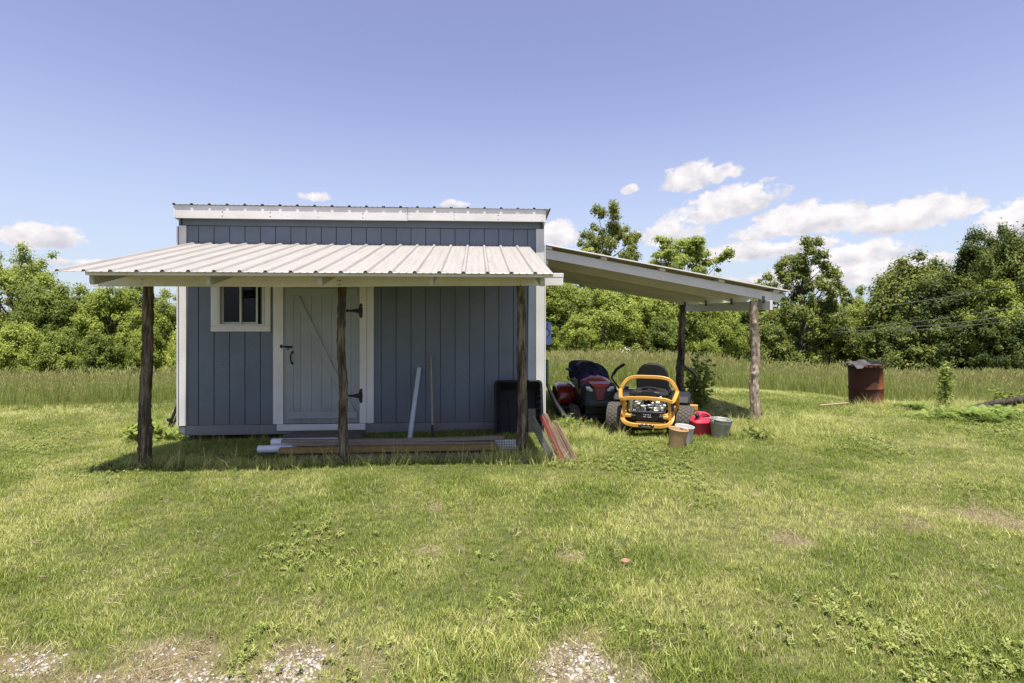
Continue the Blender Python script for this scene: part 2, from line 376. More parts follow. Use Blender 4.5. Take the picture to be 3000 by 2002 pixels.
M = MATS
M['blue'] = painted('blue_siding_paint', (.140,.170,.214), (14,14,1.5), .4, splash=True)
M['blue2'] = painted('blue_board_paint', (.132,.160,.198), (1.5,14,14), .3)
M['skirt'] = painted('skirt_grey_blue_paint', (.25,.265,.30), (1.5,14,14), .7, splash=True)
M['door'] = painted('door_pale_grey_paint', (.36,.375,.38), (14,14,1.5), .35, splash=True)
M['doorh'] = painted('door_rail_grey_paint', (.36,.375,.38), (1.5,14,14), .3)
M['white'] = painted('white_trim_paint_upright', (.78,.755,.725), (14,14,1.5), .22)
M['whiteh'] = painted('white_trim_paint_level', (.74,.715,.69), (1.2,14,14), .35)
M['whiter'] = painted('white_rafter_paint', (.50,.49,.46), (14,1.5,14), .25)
M['cream_roof'] = m_metal_roof('cream_roof_steel', (.345,.325,.30), (.23,.20,.165))
M['grey_roof'] = m_metal_roof('main_roof_steel', (.26,.25,.235), (.15,.13,.11))
M['inner'] = plain('bare_stud_wood', (.22,.16,.10), .8)
M['vinyl'] = plain('white_vinyl', (.58,.58,.57), .4, var=.04)
M['glass'] = m_glass()
M['blackiron'] = plain('black_iron', (.018,.02,.02), .55, .3)
M['cedar'] = m_bark('cedar_bark', lin(32,27,22), lin(84,73,60), lin(148,134,114), (7,7,.8))
M['cedar_pale'] = m_bark('sun_bleached_cedar', lin(84,73,62), lin(156,140,120), lin(212,198,180), (5,5,.9))
M['concrete'] = plain('concrete', (.36,.35,.33), .9, bump=.4, scale=22)
M['lumber'] = weathered('weathered_lumber', lin(118,109,97), lin(160,149,132))
M['lumber_gold'] = weathered('treated_pine', lin(134,108,62), lin(172,144,92))
M['lumber_grey'] = weathered('grey_old_plank', lin(84,78,72), lin(126,118,108))

# ================================================================ ground
def dirtmask(X, Y):
    X = np.asarray(X, float); Y = np.asarray(Y, float)
    n = fbm(X, Y, 3.4, 21, 5); n2 = fbm(X, Y, .8, 31, 2)
    g = np.maximum(1-(((X+1.55)/1.35)**2+((Y-2.12)/.50)**2), 1-(((X-.38)/.34)**2+((Y-2.15)/.36)**2))
    g = np.maximum(g, 1-(((X+.1)/.9)**2+((Y-1.95)/.25)**2)); g = np.maximum(np.maximum(g, -1.2), np.where(Y < 1.9, smooth(1.9, 1.3, Y)*1.6-.8, -1.2))
    m = smooth(-.25, 1.2, g*.9 + (n-.5)*3.6)*.94
    for cx, cy, r in ((-.55,3.55,.10),(.75,3.55,.10),(.38,3.42,.12),(2.9,3.9,.25),(3.6,4.0,.3),(1.9,3.6,.18),(3.1,7.3,.35),(-.62,4.3,.12),(2.1,4.6,.12)):
        m = np.maximum(m, .7*smooth(.1, 1.0, 1-((X-cx)**2+(Y-cy)**2)/r**2 + (n-.5)*1.6))
    u = (X-OX)*cY+(Y-OY)*sY; v = -(X-OX)*sY+(Y-OY)*cY
    m = np.maximum(m, ((u > -.02) & (u < 4.97) & (v > .25) & (v < 3.1))*1.0)
    return m
M['ground'] = m_ground()
def build_ground():
    far = 14*np.power(1.16, np.arange(1, 33)); far = far[far < 1800]
    xs = np.concatenate([-far[::-1], np.linspace(-14, 14, 321), far])
    ys = np.concatenate([-far[::-1][:-2]+10, np.linspace(-2, .8, 15)[:-1], np.linspace(.8, 5, 113), np.linspace(5.06, 16, 150), 16*np.power(1.12, np.arange(1, 43))])
    ys = np.unique(np.round(ys, 4)); X, Y = np.meshgrid(xs, ys, indexing='ij')
    P = np.stack([X, Y, tz(X, Y)], -1)
    me = grid_mesh('ground', P, M['ground'])
    a = me.attributes.new('dirt', 'FLOAT', 'POINT'); a.data.foreach_set('value', dirtmask(X, Y).ravel().astype(np.float32))
    o = bpy.data.objects.new('ground', me); COL.objects.link(o); tag(o, kind='structure')
build_ground()

# ================================================================ shed
shed = tag(empty('shed', (OX, OY, 0), YAW), 'blue wooden shed with white trim, front porch roof and carport lean-to', 'shed')
SW, SD = 4.955, 3.05
BOARD_EDGES = [.10] + [.257+.2029*k for k in range(23)] + [4.843]
WIN = (.519, 1.127, 1.475, 2.12); DOOR = (1.36, 2.42, .10, 2.06)

def holes_boxes(a, b, z0, z1, holes):
    """rectangles of a strip a..b x z0..z1 minus rectangular openings"""
    rects = [(a, b, z0, z1)]
    for c, d, e, f in holes:
        nr = []
        for (p, q, r, s) in rects:
            if d <= p or c >= q or f <= r or e >= s: nr.append((p, q, r, s)); continue
            if r < e: nr.append((p, q, r, e))
            if f < s: nr.append((p, q, f, s))
            if p < c: nr.append((p, c, max(r, e), min(s, f)))
            if d < q: nr.append((d, q, max(r, e), min(s, f)))
        rects = nr
    return [r for r in rects if r[1]-r[0] > .006 and r[3]-r[2] > .006]

# walls
m = MB()
for r in holes_boxes(.03, SW-.03, .02, 2.93, [WIN, DOOR]): m.box(r[0], r[1], .018, .09, r[2], r[3])
front = m.build('front_wall', M['blue'], shed)
for a, b in zip(BOARD_EDGES[:-1], BOARD_EDGES[1:]):
    m = MB(); jit = random.uniform(-.0015, .0015)
    for r in holes_boxes(a+.0045, b-.0045, .137+jit, 2.83, [WIN, DOOR]): m.box(r[0], r[1], jit, .0175, r[2], r[3])
    if m.v: m.build('siding_board', M['blue'], front, bevel=.002)
for nm, args in (('side_wall', (.0, .028, .0, SD, .02, 2.72)), ('side_wall', (SW-.028, SW, .0, SD, .02, 2.72)), ('back_wall', (.03, SW-.03, SD-.05, SD, .02, 2.6))):
    x0, x1, y0, y1, z0, z1 = args; m = MB()
    if nm == 'side_wall':
        m.prism([(y0, z0), (y1, z0), (y1, 2.60), (y0, 2.95)], x0, x1, 'yz')
    else: m.box(*args)
    m.build(nm, M['blue'], shed)
MB().box(.03, SW-.03, .09, SD-.05, .02, .10).build('floor_deck', M['inner'], shed)
MB().box(.03, SW-.03, .09, SD-.05, 2.42, 2.45).build('light_block_board', M['inner'], shed)  # added unseen panel that keeps leaking daylight out of the interior
# trims
MB().box(.013, .105, -.021, -.0005, .133, 2.83).build('corner_board', M['white'], shed, .003)
MB().box(4.838, 4.953, -.021, -.0005, .112, 2.835).build('corner_board', M['white'], shed, .003)
MB().box(-.021, -.001, -.018, .085, .14, 2.82).build('corner_board', M['white'], shed, .003)
MB().box(SW+.001, SW+.021, -.018, .085, .12, 2.6).build('corner_board', M['white'], shed, .003)
MB().box(.06, 4.90, -.016, -.001, 2.836, 2.93).build('frieze_board', M['blue2'], shed, .003)
MB().box(.108, 4.835, -.024, -.001, .006, .134).build('skirt_board', M['skirt'], shed, .003)
MB().box(.022, .104, -.015, .004, .02, .13).build('skirt_board', M['blue2'], shed, .003)
fb1 = MB().box(.02, 3.066, -.12, -.096, 2.912, 3.086).build('fascia_board', M['whiteh'], shed, .003)
MB().box(3.070, 4.937, -.121, -.096, 2.918, 3.092).build('fascia_board', M['whiteh'], shed, .003)
MB().box(.03, 4.93, -.095, -.002, 2.935, 2.955).build('soffit_board', M['blue2'], shed)
for k in range(9):
    u = .06+k*.602; MB().bar((u, -.094, 3.03), (u, SD+.1, 2.66), .038, .09).build('roof_rafter', M['inner'], shed)
# nail heads and stains on the fascia
m = MB()
for u in (.62, .63, 1.24, 1.25, 1.87, 2.46, 2.47, 3.05, 3.09, 3.7, 4.3, 4.31, 4.91):
    for z in (2.945, 3.0): m.box(u-.0035, u+.0035, -.1225, -.1195, z-.004, z+.004)
m.build('nail_heads', M['blackiron'], fb1)['kind'] = 'stuff'

def rib_profile(w0, w1, rib0, pitch=.229, h=.021, minor=.0035):
    """ag-panel section: tall trapezoid ribs with two shallow stiffeners between"""
    pts = {round(w0, 4): 0.0, round(w1, 4): 0.0}
    out = [(w0, 0.0)]
    k0 = math.floor((w0-rib0)/pitch)-1
    for k in range(k0, k0+60):
        c = rib0+k*pitch
        for d, z in ((-.024, 0), (-.0105, h), (.0105, h), (.024, 0), (.068, 0), (.074, minor), (.086, minor), (.092, 0), (.137, 0), (.143, minor), (.155, minor), (.161, 0)):
            x = c+d
            if w0 < x < w1: out.append((x, z))
    out.append((w1, 0.0)); return out
def sheet(name, prof, p0, p1, wdir, ndir, mat, parent, th=.0022, lift=0):
    """extrude a profile (offset along wdir, height along ndir) from p0 to p1"""
    p0, p1, wdir, ndir = map(Vector, (p0, p1, wdir, ndir)); n = len(prof)
    vs = []
    for p in (p0, p1):
        for off in (0, -th):
            for a, z in prof: vs.append(p + wdir*a + ndir*(z+off+lift))
    fs = []
    for k in range(n-1):
        fs += [(k, k+1, 2*n+k+1, 2*n+k), (n+k+1, n+k, 3*n+k, 3*n+k+1), (k+1, k, n+k, n+k+1), (2*n+k, 2*n+k+1, 3*n+k+1, 3*n+k)]
    fs += [(0, n, 3*n, 2*n)[::-1], (n-1, 2*n-1, 4*n-1, 3*n-1)]
    m = MB(); m.add(vs, fs); return m.build(name, mat, parent)
def screws(parent, rows, us, f, mat):
    m = MB()
    for v in rows:
        for u in us: m.lathe([(.0001, .006), (.0055, .005), (.007, 0), (.0001, -.001)], 6, 'z', f(u, v))
    o = m.build('screw_heads', mat, parent); o['kind'] = 'stuff'; return o

# main roof: high at the front, falling to the back
main_roof = MB().box(.1, 4.8, .3, .34, 3.0, 3.02).build('main_roof', M['inner'], shed)   # ridge-side purlin carries the sheets
z_main = lambda v: 3.092-.123*(v+.15)
for k in range(6):
    a = -.012+k*.916; b = min(a+.93, 5.03)
    sheet('roof_panel', rib_profile(a, b, .234, .2283), (0, -.137, z_main(-.137)), (0, SD+.3, z_main(SD+.3)), (1,0,0), (0,.12,.993), M['grey_roof'], main_roof, lift=.0015*(k % 2))
for x0, x1 in ((-.004, .0185), (4.939, 4.962)):
    MB().add([(x0,-.118,2.915),(x1,-.118,2.915),(x1,SD+.2,2.50),(x0,SD+.2,2.50),(x0,-.118,3.083),(x1,-.118,3.083),(x1,SD+.2,2.665),(x0,SD+.2,2.665)],
             [(0,3,2,1),(4,5,6,7),(0,1,5,4),(1,2,6,5),(2,3,7,6),(3,0,4,7)]).build('rake_board', M['white'], shed)

# window: slider in a white casing
c0, c1, cz0, cz1 = .426, 1.209, 1.402, 2.21
wn = MB().box(WIN[0]-.002, WIN[0]+.028, -.028, .06, WIN[2], WIN[3]).box(WIN[1]-.028, WIN[1]+.002, -.028, .06, WIN[2], WIN[3]) \
    .box(WIN[0]+.028, WIN[1]-.028, -.028, .06, WIN[2]-.002, WIN[2]+.03).box(WIN[0]+.028, WIN[1]-.028, -.028, .06, WIN[3]-.03, WIN[3]).build('window', M['vinyl'], shed, .002)
for nm, b in (('casing', (c0, WIN[0]-.003, cz0+.075, cz1)), ('casing', (WIN[1]+.003, c1, cz0+.075, cz1)), ('casing', (c0, c1, cz0, cz0+.0735)), ('casing', (WIN[0]-.001, WIN[1]+.001, WIN[3]+.002, cz1))):
    MB().box(b[0], b[1], -.022, -.0022, b[2], b[3]).build(nm, M['white'], wn, .003)
mid = .815
def sash(x0, x1, v):
    z0, z1, w = WIN[2]+.031, WIN[3]-.031, .024
    s = MB().box(x0, x0+w, v, v+.02, z0, z1).box(x1-w, x1, v, v+.02, z0, z1).box(x0+w, x1-w, v, v+.02, z0, z0+w).box(x0+w, x1-w, v, v+.02, z1-w, z1).build('sash', M['vinyl'], wn, .0015)
    MB().box(x0+w, x1-w, v+.008, v+.012, z0+w, z1-w).build('pane', M['glass'], wn)
sash(WIN[0]+.03, mid+.012, .028); sash(mid-.012, WIN[1]-.095, .004)
MB().box(mid-.012, mid+.012, -.024, .003, WIN[2]+.0315, WIN[3]-.0315).build('mullion', M['vinyl'], wn, .002)
MB().box(WIN[1]-.075, WIN[1]-.045, .035, .055, WIN[2]+.04, WIN[3]-.05).build('curtain_edge', plain('dusty_cloth', (.10,.09,.08), .9), wn)

# door
dr = MB().box(1.382, 2.401, .012, .022, .142, 2.03).build('door', M['door'], shed)
de = [1.383, 1.509, 1.609, 1.749, 1.89, 2.024, 2.16, 2.28, 2.400]
for a, b in zip(de[:-1], de[1:]): MB().box(a+.0012, b-.0012, -.006+random.uniform(-.001,.001), .0115, .143, 2.03).build('door_board', M['door'], dr, .0018)
for z0, z1 in ((.211, .304), (1.896, 1.99)): MB().box(1.423, 2.367, -.026, -.0075, z0, z1).build('door_rail', M['doorh'], dr, .002)
p, q = Vector((1.555, -.0165, 1.893)), Vector((2.30, -.0165, .307))
m = MB(); d = (q-p).normalized(); hw = .078/abs(d.z)
m.add([(p.x-hw/2-.01,-.0255,1.8945),(p.x+hw/2-.01,-.0255,1.8945),(q.x+hw/2,-.0255,.3055),(q.x-hw/2,-.0255,.3055),(p.x-hw/2-.01,-.0075,1.8945),(p.x+hw/2-.01,-.0075,1.8945),(q.x+hw/2,-.0075,.3055),(q.x-hw/2,-.0075,.3055)],
      [(0,1,2,3),(7,6,5,4),(0,4,5,1),(1,5,6,2),(2,6,7,3),(3,7,4,0)]); m.build('diagonal_brace', M['door'], dr, .002)
for zc in (1.685, .517):
    m = MB()
    m.prism([(2.399, -.036+zc), (2.399, .036+zc), (2.30, .017+zc), (2.245, .014+zc), (2.232, .024+zc), (2.205, zc), (2.232, -.024+zc), (2.245, -.014+zc), (2.30, -.017+zc)], -.013, -.0065)
    m.prism([(2.404, -.062+zc), (2.440, -.055+zc), (2.444, -.03+zc), (2.444, .03+zc), (2.440, .055+zc), (2.404, .062+zc)], -.034, -.027)
    for sg in (1, -1): m.prism([(2.408, zc+sg*.061), (2.440, zc+sg*.061), (2.446, zc+sg*.078), (2.424, zc+sg*.105), (2.402, zc+sg*.078)], -.034, -.0275)
    m.tube([(2.402, -.030, zc-.07), (2.402, -.030, zc+.07)], .007, 8)
    m.build('hinge', M['blackiron'], dr)
m = MB().box(1.40, 1.496, -.014, -.0065, 1.178, 1.206).tube([(1.335, -.022, 1.196), (1.50, -.022, 1.196)], .008, 8).tube([(1.45, -.02, 1.192), (1.45, -.026, 1.165), (1.44, -.04, 1.155)], .006, 6)
m.box(1.345, 1.372, -.040, -.0285, 1.176, 1.222); m.build('barrel_bolt', M['blackiron'], dr)
m = MB().tube([(1.500, -.01, 1.118), (1.492, -.04, 1.10), (1.486, -.048, 1.06), (1.486, -.048, 1.02), (1.490, -.038, .985), (1.494, -.01, .965)], [.010, .008, .0095, .0095, .008, .010], 8)
for z in (1.118, .966): m.lathe([(.0001, -.006), (.016, -.006), (.018, .0), (.0001, .001)], 10, 'y', (1.497, -.008, z))
m.build('pull_handle', M['blackiron'], dr)
for b in ((1.246, 1.3805, .1415, 2.10), (2.4025, 2.498, .1415, 2.10)): MB().box(b[0], b[1], -.0275, -.0022, b[2], b[3]).build('door_casing', M['white'], shed, .003)
MB().box(2.502, 2.593, -.026, -.0022, .139, 2.10).build('door_casing', M['white'], shed, .003)
MB().box(1.246, 2.593, -.0275, -.0022, 2.102, 2.19).build('door_casing', M['whiteh'], shed, .003)
MB().box(1.303, 2.482, -.046, -.0245, .054, .1395).build('threshold_board', M['whiteh'], shed, .003)
# piers under the floor
def pier(u0, u1, v0, v1, ztop, mat='concrete', nm='pier'):
    x, y = W((u0+u1)/2, (v0+v1)/2); MB().box(u0, u1, v0, v1, tz1(x, y)-.08, ztop).build(nm, M[mat], shed, .006)
MB().box(.05, .135, .002, .09, -.02, .012).build('pier_cap', M['whiteh'], shed, .004)
pier(.055, .13, .005, .085, -.021, 'lumber'); pier(.15, .20, .01, .10, .0055, 'lumber_grey')
for u in (2.44, 4.55): pier(u, u+.15, .03, .2, .004)
for u in (.2, 2.4, 4.5):
    pier(u, u+.18, SD-.3, SD-.1, .018); pier(u, u+.18, 1.4, 1.6, .018)

# ------------------------------------------------ porch
EV, EZ, TZ = -2.36, 2.012, 2.588
zs = lambda v: TZ+(TZ-EZ)/(-EV)*v                           # underside of the sheets
sl = Vector((0, EV, EZ-TZ)).normalized(); nrm = Vector((0, sl.z, -sl.y)) * (-1 if -sl.y < 0 else 1)
nrm = Vector((0, -(TZ-EZ)/(-EV), 1)).normalized()
porch = MB().box(.42, 4.85, -2.325, -2.237, zs(-2.28)-.046, zs(-2.28)-.006).build('porch_roof', M['whiteh'], shed, .003)
for k in range(5):
    a = .13+k*.9185; b = min(a+.945, 4.752)
    sheet('roof_panel', rib_profile(a, b, .436, .2296), (0, EV-.004*(k % 2), EZ), (0, -.003, TZ), (1,0,0), nrm, M['cream_roof'], porch, lift=.0014*(k % 2)+.001)
screws(porch, (-2.28, -1.55, -.85, -.15), [.436+.2296*k+.035 for k in range(-1, 19)], lambda u, v: (u, v, zs(v)+.0045), plain('screw_paint', (.45,.42,.38), .5))
for v in (-1.55, -.85, -.12): MB().box(.2, 4.72, v-.044, v+.044, zs(v)-.052, zs(v)-.012).build('purlin', M['whiteh'], porch)
for u in (.40, 1.46, 2.50, 3.565, 4.655):
    t0, t1 = -.001, -2.215; zt = lambda v: zs(v)-.056
    poly = [(t0, zt(t0)), (t0, zt(t0)-.095), (t1+.05, zt(t1+.05)-.095), (t1+.012, zt(t1)-.088), (t1, zt(t1)-.065), (t1, zt(t1))]
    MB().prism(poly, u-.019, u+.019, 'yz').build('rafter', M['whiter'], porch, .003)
BV = -1.72
def tilt(u): return .026*(u/4.9)
m = MB(); n = 9
us = [.075+(4.945-.075)*k/(n-1) for k in range(n)]
rings = []
for u in us:
    sag = -.010*math.exp(-((u-2.2)/.9)**2); zb = 1.914+tilt(u)+sag; zt_ = 2.050+tilt(u)*.6+sag*.4
    rings.append([(u, BV, zb), (u, BV+.038, zb), (u, BV+.038, zt_), (u, BV, zt_)])
m.loft(rings, smooth=False); beam = m.build('beam', M['whiteh'], porch, .003)
m = MB()
for u in (2.545, 2.575, 2.56, .56, 4.48):
    for z in (1.94, 1.985): m.lathe([(.0001, -.002), (.006, -.001), (.006, .001)], 6, 'y', (u+random.uniform(-.01,.01), BV-.0005, z))
m.build('nail_heads', M['blackiron'], beam)['kind'] = 'stuff'

def log_post(name, pts, r0, r1, mat, parent, seed, n=22, rows=70, knots=6, rough=.15):
    rg = np.random.default_rng(seed); pts = np.array(pts, float)
    t = np.linspace(0, 1, rows); tt = np.linspace(0, 1, len(pts)); C = np.stack([np.interp(t, tt, pts[:, i]) for i in range(3)], 1)
    C[:, 0] += .012*np.sin(t*5+seed)+.006*np.sin(t*13+seed*2); C[:, 1] += .012*np.cos(t*4+seed)
    ang = np.linspace(0, 2*np.pi, n, endpoint=False); A, T = np.meshgrid(ang, t)
    rad = (r0+(r1-r0)*T)*.88
    rad = rad*(1+rough*.9*np.sin(A*3+seed+2*np.sin(T*5))*.5 + rough*np.sin(A*7+seed*3+T*4)*.45)
    nz = np.array([[0]]) + fbm(np.cos(A)*2+seed, T*14+np.sin(A)*2, 2.2, 40+seed % 5, 3)-.5
    rad = rad*(1+nz*.55)
    for _ in range(knots):
        ka, kt, kh = rg.uniform(0, 6.28), rg.uniform(.08, .95), rg.uniform(.15, .42)
        da = np.angle(np.exp(1j*(A-ka))); rad = rad*(1+kh*np.exp(-(da/.35)**2-((T-kt)/.012)**2))
    P = np.stack([C[:, None, 0]+rad*np.cos(A), C[:, None, 1]+rad*np.sin(A), np.repeat(C[:, 2:3], n, 1)], -1)
    m = MB(); m.loft([[tuple(p) for p in row] for row in P]); return m.build(name, mat, parent)
def gz(u, v): return tz1(*W(u, v))
PV = -1.635
for i, (ut, ub, r0, r1) in enumerate(((.558, .549, .069, .049), (2.575, 2.572, .053, .045), (4.486, 4.508, .060, .050))):
    log_post('porch_post', [(ub, PV, gz(ub, PV)-.12), (ub*.6+ut*.4, PV, .8), (ut, PV, 2.045)], r0, r1, M['cedar'], shed, 3+i*4, knots=9)

# ------------------------------------------------ carport lean-to on the right
CV0, CV1 = -.03, 2.95
CU0, CU1, CZ0, CZ1 = 4.975, 8.50, 2.600, 1.962                  # sheet underside: at the shed, at the low edge
zc = lambda u: CZ0+(CZ1-CZ0)*(u-CU0)/(CU1-CU0)
cn = Vector((-(CZ1-CZ0)/(CU1-CU0), 0, 1)).normalized()
carport = MB().box(8.285, 8.37, CV0-.02, CV1+.04, zc(8.33)-.040, zc(8.33)-.004).build('carport_roof', M['whiteh'], shed, .003)
for k in range(4):
    a = -.105+k*.785; b = min(a+.80, 3.06)
    sheet('roof_panel', rib_profile(a, b, -.06, .2283), (CU0, 0, CZ0), (CU1, 0, CZ1), (0,1,0), cn, M['cream_roof'], carport, lift=.0013*(k % 2))
for u in (5.02, 5.80, 6.645, 7.51): MB().add(*(lambda x0, x1, y0, y1: ([(x0,y0,zc(x0)-.042),(x1,y0,zc(x1)-.042),(x1,y1,zc(x1)-.042),(x0,y1,zc(x0)-.042),(x0,y0,zc(x0)-.004),(x1,y0,zc(x1)-.004),(x1,y1,zc(x1)-.004),(x0,y1,zc(x0)-.004)],
        [(0,3,2,1),(4,5,6,7),(0,1,5,4),(1,2,6,5),(2,3,7,6),(3,0,4,7)]))(u-.043, u+.043, CV0-.018, CV1+.04)).build('purlin', M['whiteh'], carport, .003)
for i, v in enumerate((0.0, .97, 1.94, 2.91)):
    zt = lambda u: zc(u)-.045
    poly = [(SW+.024, zt(SW+.024)), (SW+.024, zt(SW+.024)-.133), (8.36, zt(8.36)-.133), (8.455, zt(8.455)-.02), (8.455, zt(8.455))]
    MB().prism(poly, v-.019, v+.019, 'xz').build('rafter', M['whiteh'], carport, .003)
    tie = MB().box(8.12, 8.16, v-.024 if i == 0 else v-.026, v-.0195, 1.80, 1.90); tie.build('rafter_tie', plain('galvanised_tie', (.12,.12,.12), .5, .7), carport)
MB().bar((8.175, -.17, 1.765), (8.235, 3.2, 1.775), .04, .135).build('beam', M['whiteh'], carport, .003)
MB().box(SW+.0215, SW+.058, .03, 2.9, 2.34, 2.475).build('ledger_board', M['whiteh'], carport)
log_post('carport_post', [(8.03, .0, gz(8.03, 0)-.1), (8.035, .0, .9), (8.00, .0, 1.835)], .077, .062, M['cedar_pale'], shed, 22, knots=14, rough=.15)
log_post('carport_post', [(8.14, 3.12, gz(8.2, 3.1)-.1), (8.16, 3.12, .9), (8.17, 3.12, 1.85)], .085, .07, M['cedar'], shed, 29, knots=8)

# ================================================================ things around the shed
def sg(u, v, dz=0):                       # world point on the ground at shed plan (u, v)
    x, y = W(u, v); return (x, y, tz1(x, y)+dz)
def plank(name, p, q, wd, th, mat, up=(0,0,1), bevel=.003, warp=0, seed=0, ragged=0):
    """one board whose origin lies at its foot, length along its own x axis"""
    p, q = Vector(p), Vector(q); d = (q-p); Ln = d.length; d.normalize(); up = Vector(up)
    sd = up.cross(d).normalized(); u2 = d.cross(sd).normalized()
    rg = random.Random(seed); n = 7; rings = []
    for k in range(n):
        x = Ln*k/(n-1); wz = warp*math.sin(math.pi*k/(n-1)); j = rg.uniform(-.0012, .0012)
        rings.append([(x, -wd/2+j, wz-th/2), (x, wd/2+j, wz-th/2), (x, wd/2+j, wz+th/2), (x, -wd/2+j, wz+th/2)])
    if ragged:
        rings[0] = [(rg.uniform(0, ragged), y, z) for (x, y, z) in rings[0]]
    m = MB(); m.loft(rings, smooth=False); o = m.build(name, mat, None, bevel)
    o.matrix_world = Matrix(((d.x, sd.x, u2.x, p.x), (d.y, sd.y, u2.y, p.y), (d.z, sd.z, u2.z, p.z), (0,0,0,1)))
    return o
def P3(u, v, z): x, y = W(u, v); return (x, y, z)

# lumber pile in front of the wall
g0 = gz(3, -1.4)
tag(plank('timber', P3(2.05, -1.56, g0+.012), P3(4.05, -1.60, g0+.014), .14, .05, M['lumber_grey'], seed=1, ragged=.06), 'sunken grey timber lying lowest in grass before the lumber pile', 'timber', 'lumber lying under the porch roof')
tag(plank('timber', P3(1.84, -1.43, g0+.075), P3(4.24, -1.43, g0+.078), .09, .055, M['lumber_gold'], seed=2), 'golden yellow timber at the front of the lumber pile', 'timber', 'lumber lying under the porch roof')
tag(plank('timber', P3(1.96, -1.345, g0+.124), P3(4.21, -1.375, g0+.121), .075, .032, M['lumber'], seed=3), 'weathered board lying on the golden timber', 'board', 'lumber lying under the porch roof')
tag(plank('timber', P3(1.82, -1.30, g0+.150), P3(4.32, -1.41, g0+.176), .065, .036, M['lumber'], seed=4, warp=-.012), 'pale board topmost on the front of the pile, right end raised', 'board', 'lumber lying under the porch roof')
tag(plank('timber', P3(1.80, -1.28, g0+.025), P3(4.05, -1.26, g0+.025), .12, .04, M['lumber_grey'], seed=5), 'brown plank hidden low behind the golden timber', 'board', 'lumber lying under the porch roof')
tag(plank('weathered_plank', P3(1.72, -1.02, g0+.135), P3(2.66, -1.03, g0+.14), .24, .085, M['lumber_grey'], seed=6, ragged=.16), 'thick grey plank with broken left end behind the lumber pile', 'plank', 'lumber lying under the porch roof')
tag(plank('timber', P3(1.95, -1.00, g0+.045), P3(2.62, -1.0, g0+.045), .12, .08, M['lumber_grey'], seed=7), 'short dark block holding up the thick broken plank', 'timber', 'lumber lying under the porch roof')
def tube_thing(name, p, q, r, mat, n=14, hollow=True):
    p, q = Vector(p), Vector(q); m = MB(); d = (q-p); L_ = d.length
    m.tube([(0,0,0), (L_*.5,0,0), (L_,0,0)], r, n, cap=not hollow)
    if hollow:
        m.tube([(.002,0,0), (L_*.5,0,0), (L_-.002,0,0)], r*.86, n, cap=False)
        for x in (0, L_):
            ring = lambda rr, xx: [(xx, rr*math.cos(2*math.pi*k/n), rr*math.sin(2*math.pi*k/n)) for k in range(n)]
            m.loft([ring(r, x), ring(r*.86, x)], cap=False, smooth=False)
    o = m.build(name, mat); d.normalize(); ref = Vector((0,0,1)) if abs(d.z) < .9 else Vector((0,1,0)); sd = ref.cross(d).normalized(); u2 = d.cross(sd)
    o.matrix_world = Matrix(((d.x, sd.x, u2.x, p.x), (d.y, sd.y, u2.y, p.y), (d.z, sd.z, u2.z, p.z), (0,0,0,1))); return o
M['pvc'] = plain('white_pvc', (.62,.64,.68), .45, var=.08)
tag(tube_thing('drain_pipe', P3(1.56, -1.30, g0+.062), P3(2.0, -1.30, g0+.062), .042, M['pvc']), 'white pipe end poking out left of the lumber, nearer the grass', 'pipe')
tag(tube_thing('drain_pipe', P3(1.66, -1.17, g0+.105), P3(2.4, -1.17, g0+.105), .046, M['pvc']), 'white pipe end behind, resting higher at left of lumber', 'pipe')
m = MB(); y0 = 0                                # white lattice offcut at the right end
for k in range(12): m.box(k*.028, k*.028+.013, 0, .006, 0, .11)
for k in range(4): m.box(-.004, 12*.028-.01, .0065, .012, k*.03, k*.03+.013)
o = m.build('lattice_offcut', M['pvc']); o.location = P3(4.17, -1.25, g0+.005); o.rotation_euler = (R(-12), 0, YAW); tag(o, 'white lattice offcut at right end of the lumber pile', 'lattice')
# things leaning on the wall
tag(tube_thing('plastic_pipe', sg(3.14, -.50, .0), P3(3.215, -.045, .895), .030, plain('grey_white_pipe', (.50,.53,.56), .5, var=.06)), 'thick pale grey pipe leaning against the blue wall', 'pipe')
h = empty('tool_handle', sg(3.43, -.42, 0)); b = sg(3.43, -.42, .0); t_ = P3(3.375, -.02, 1.06)
dv = Vector(t_)-Vector(b)
MB().tube([dv*.13, dv*.5, dv], [.013, .0125, .012], 10).build('handle', weathered('ash_wood', lin(160,150,126), lin(190,180,152)), h)
MB().tube([dv*0.0, dv*.1, dv*.15], [.014, .017, .0145], 10).build('ferrule', M['blackiron'], h)
tag(h, 'thin wooden tool handle leaning upright on the blue wall', 'tool')

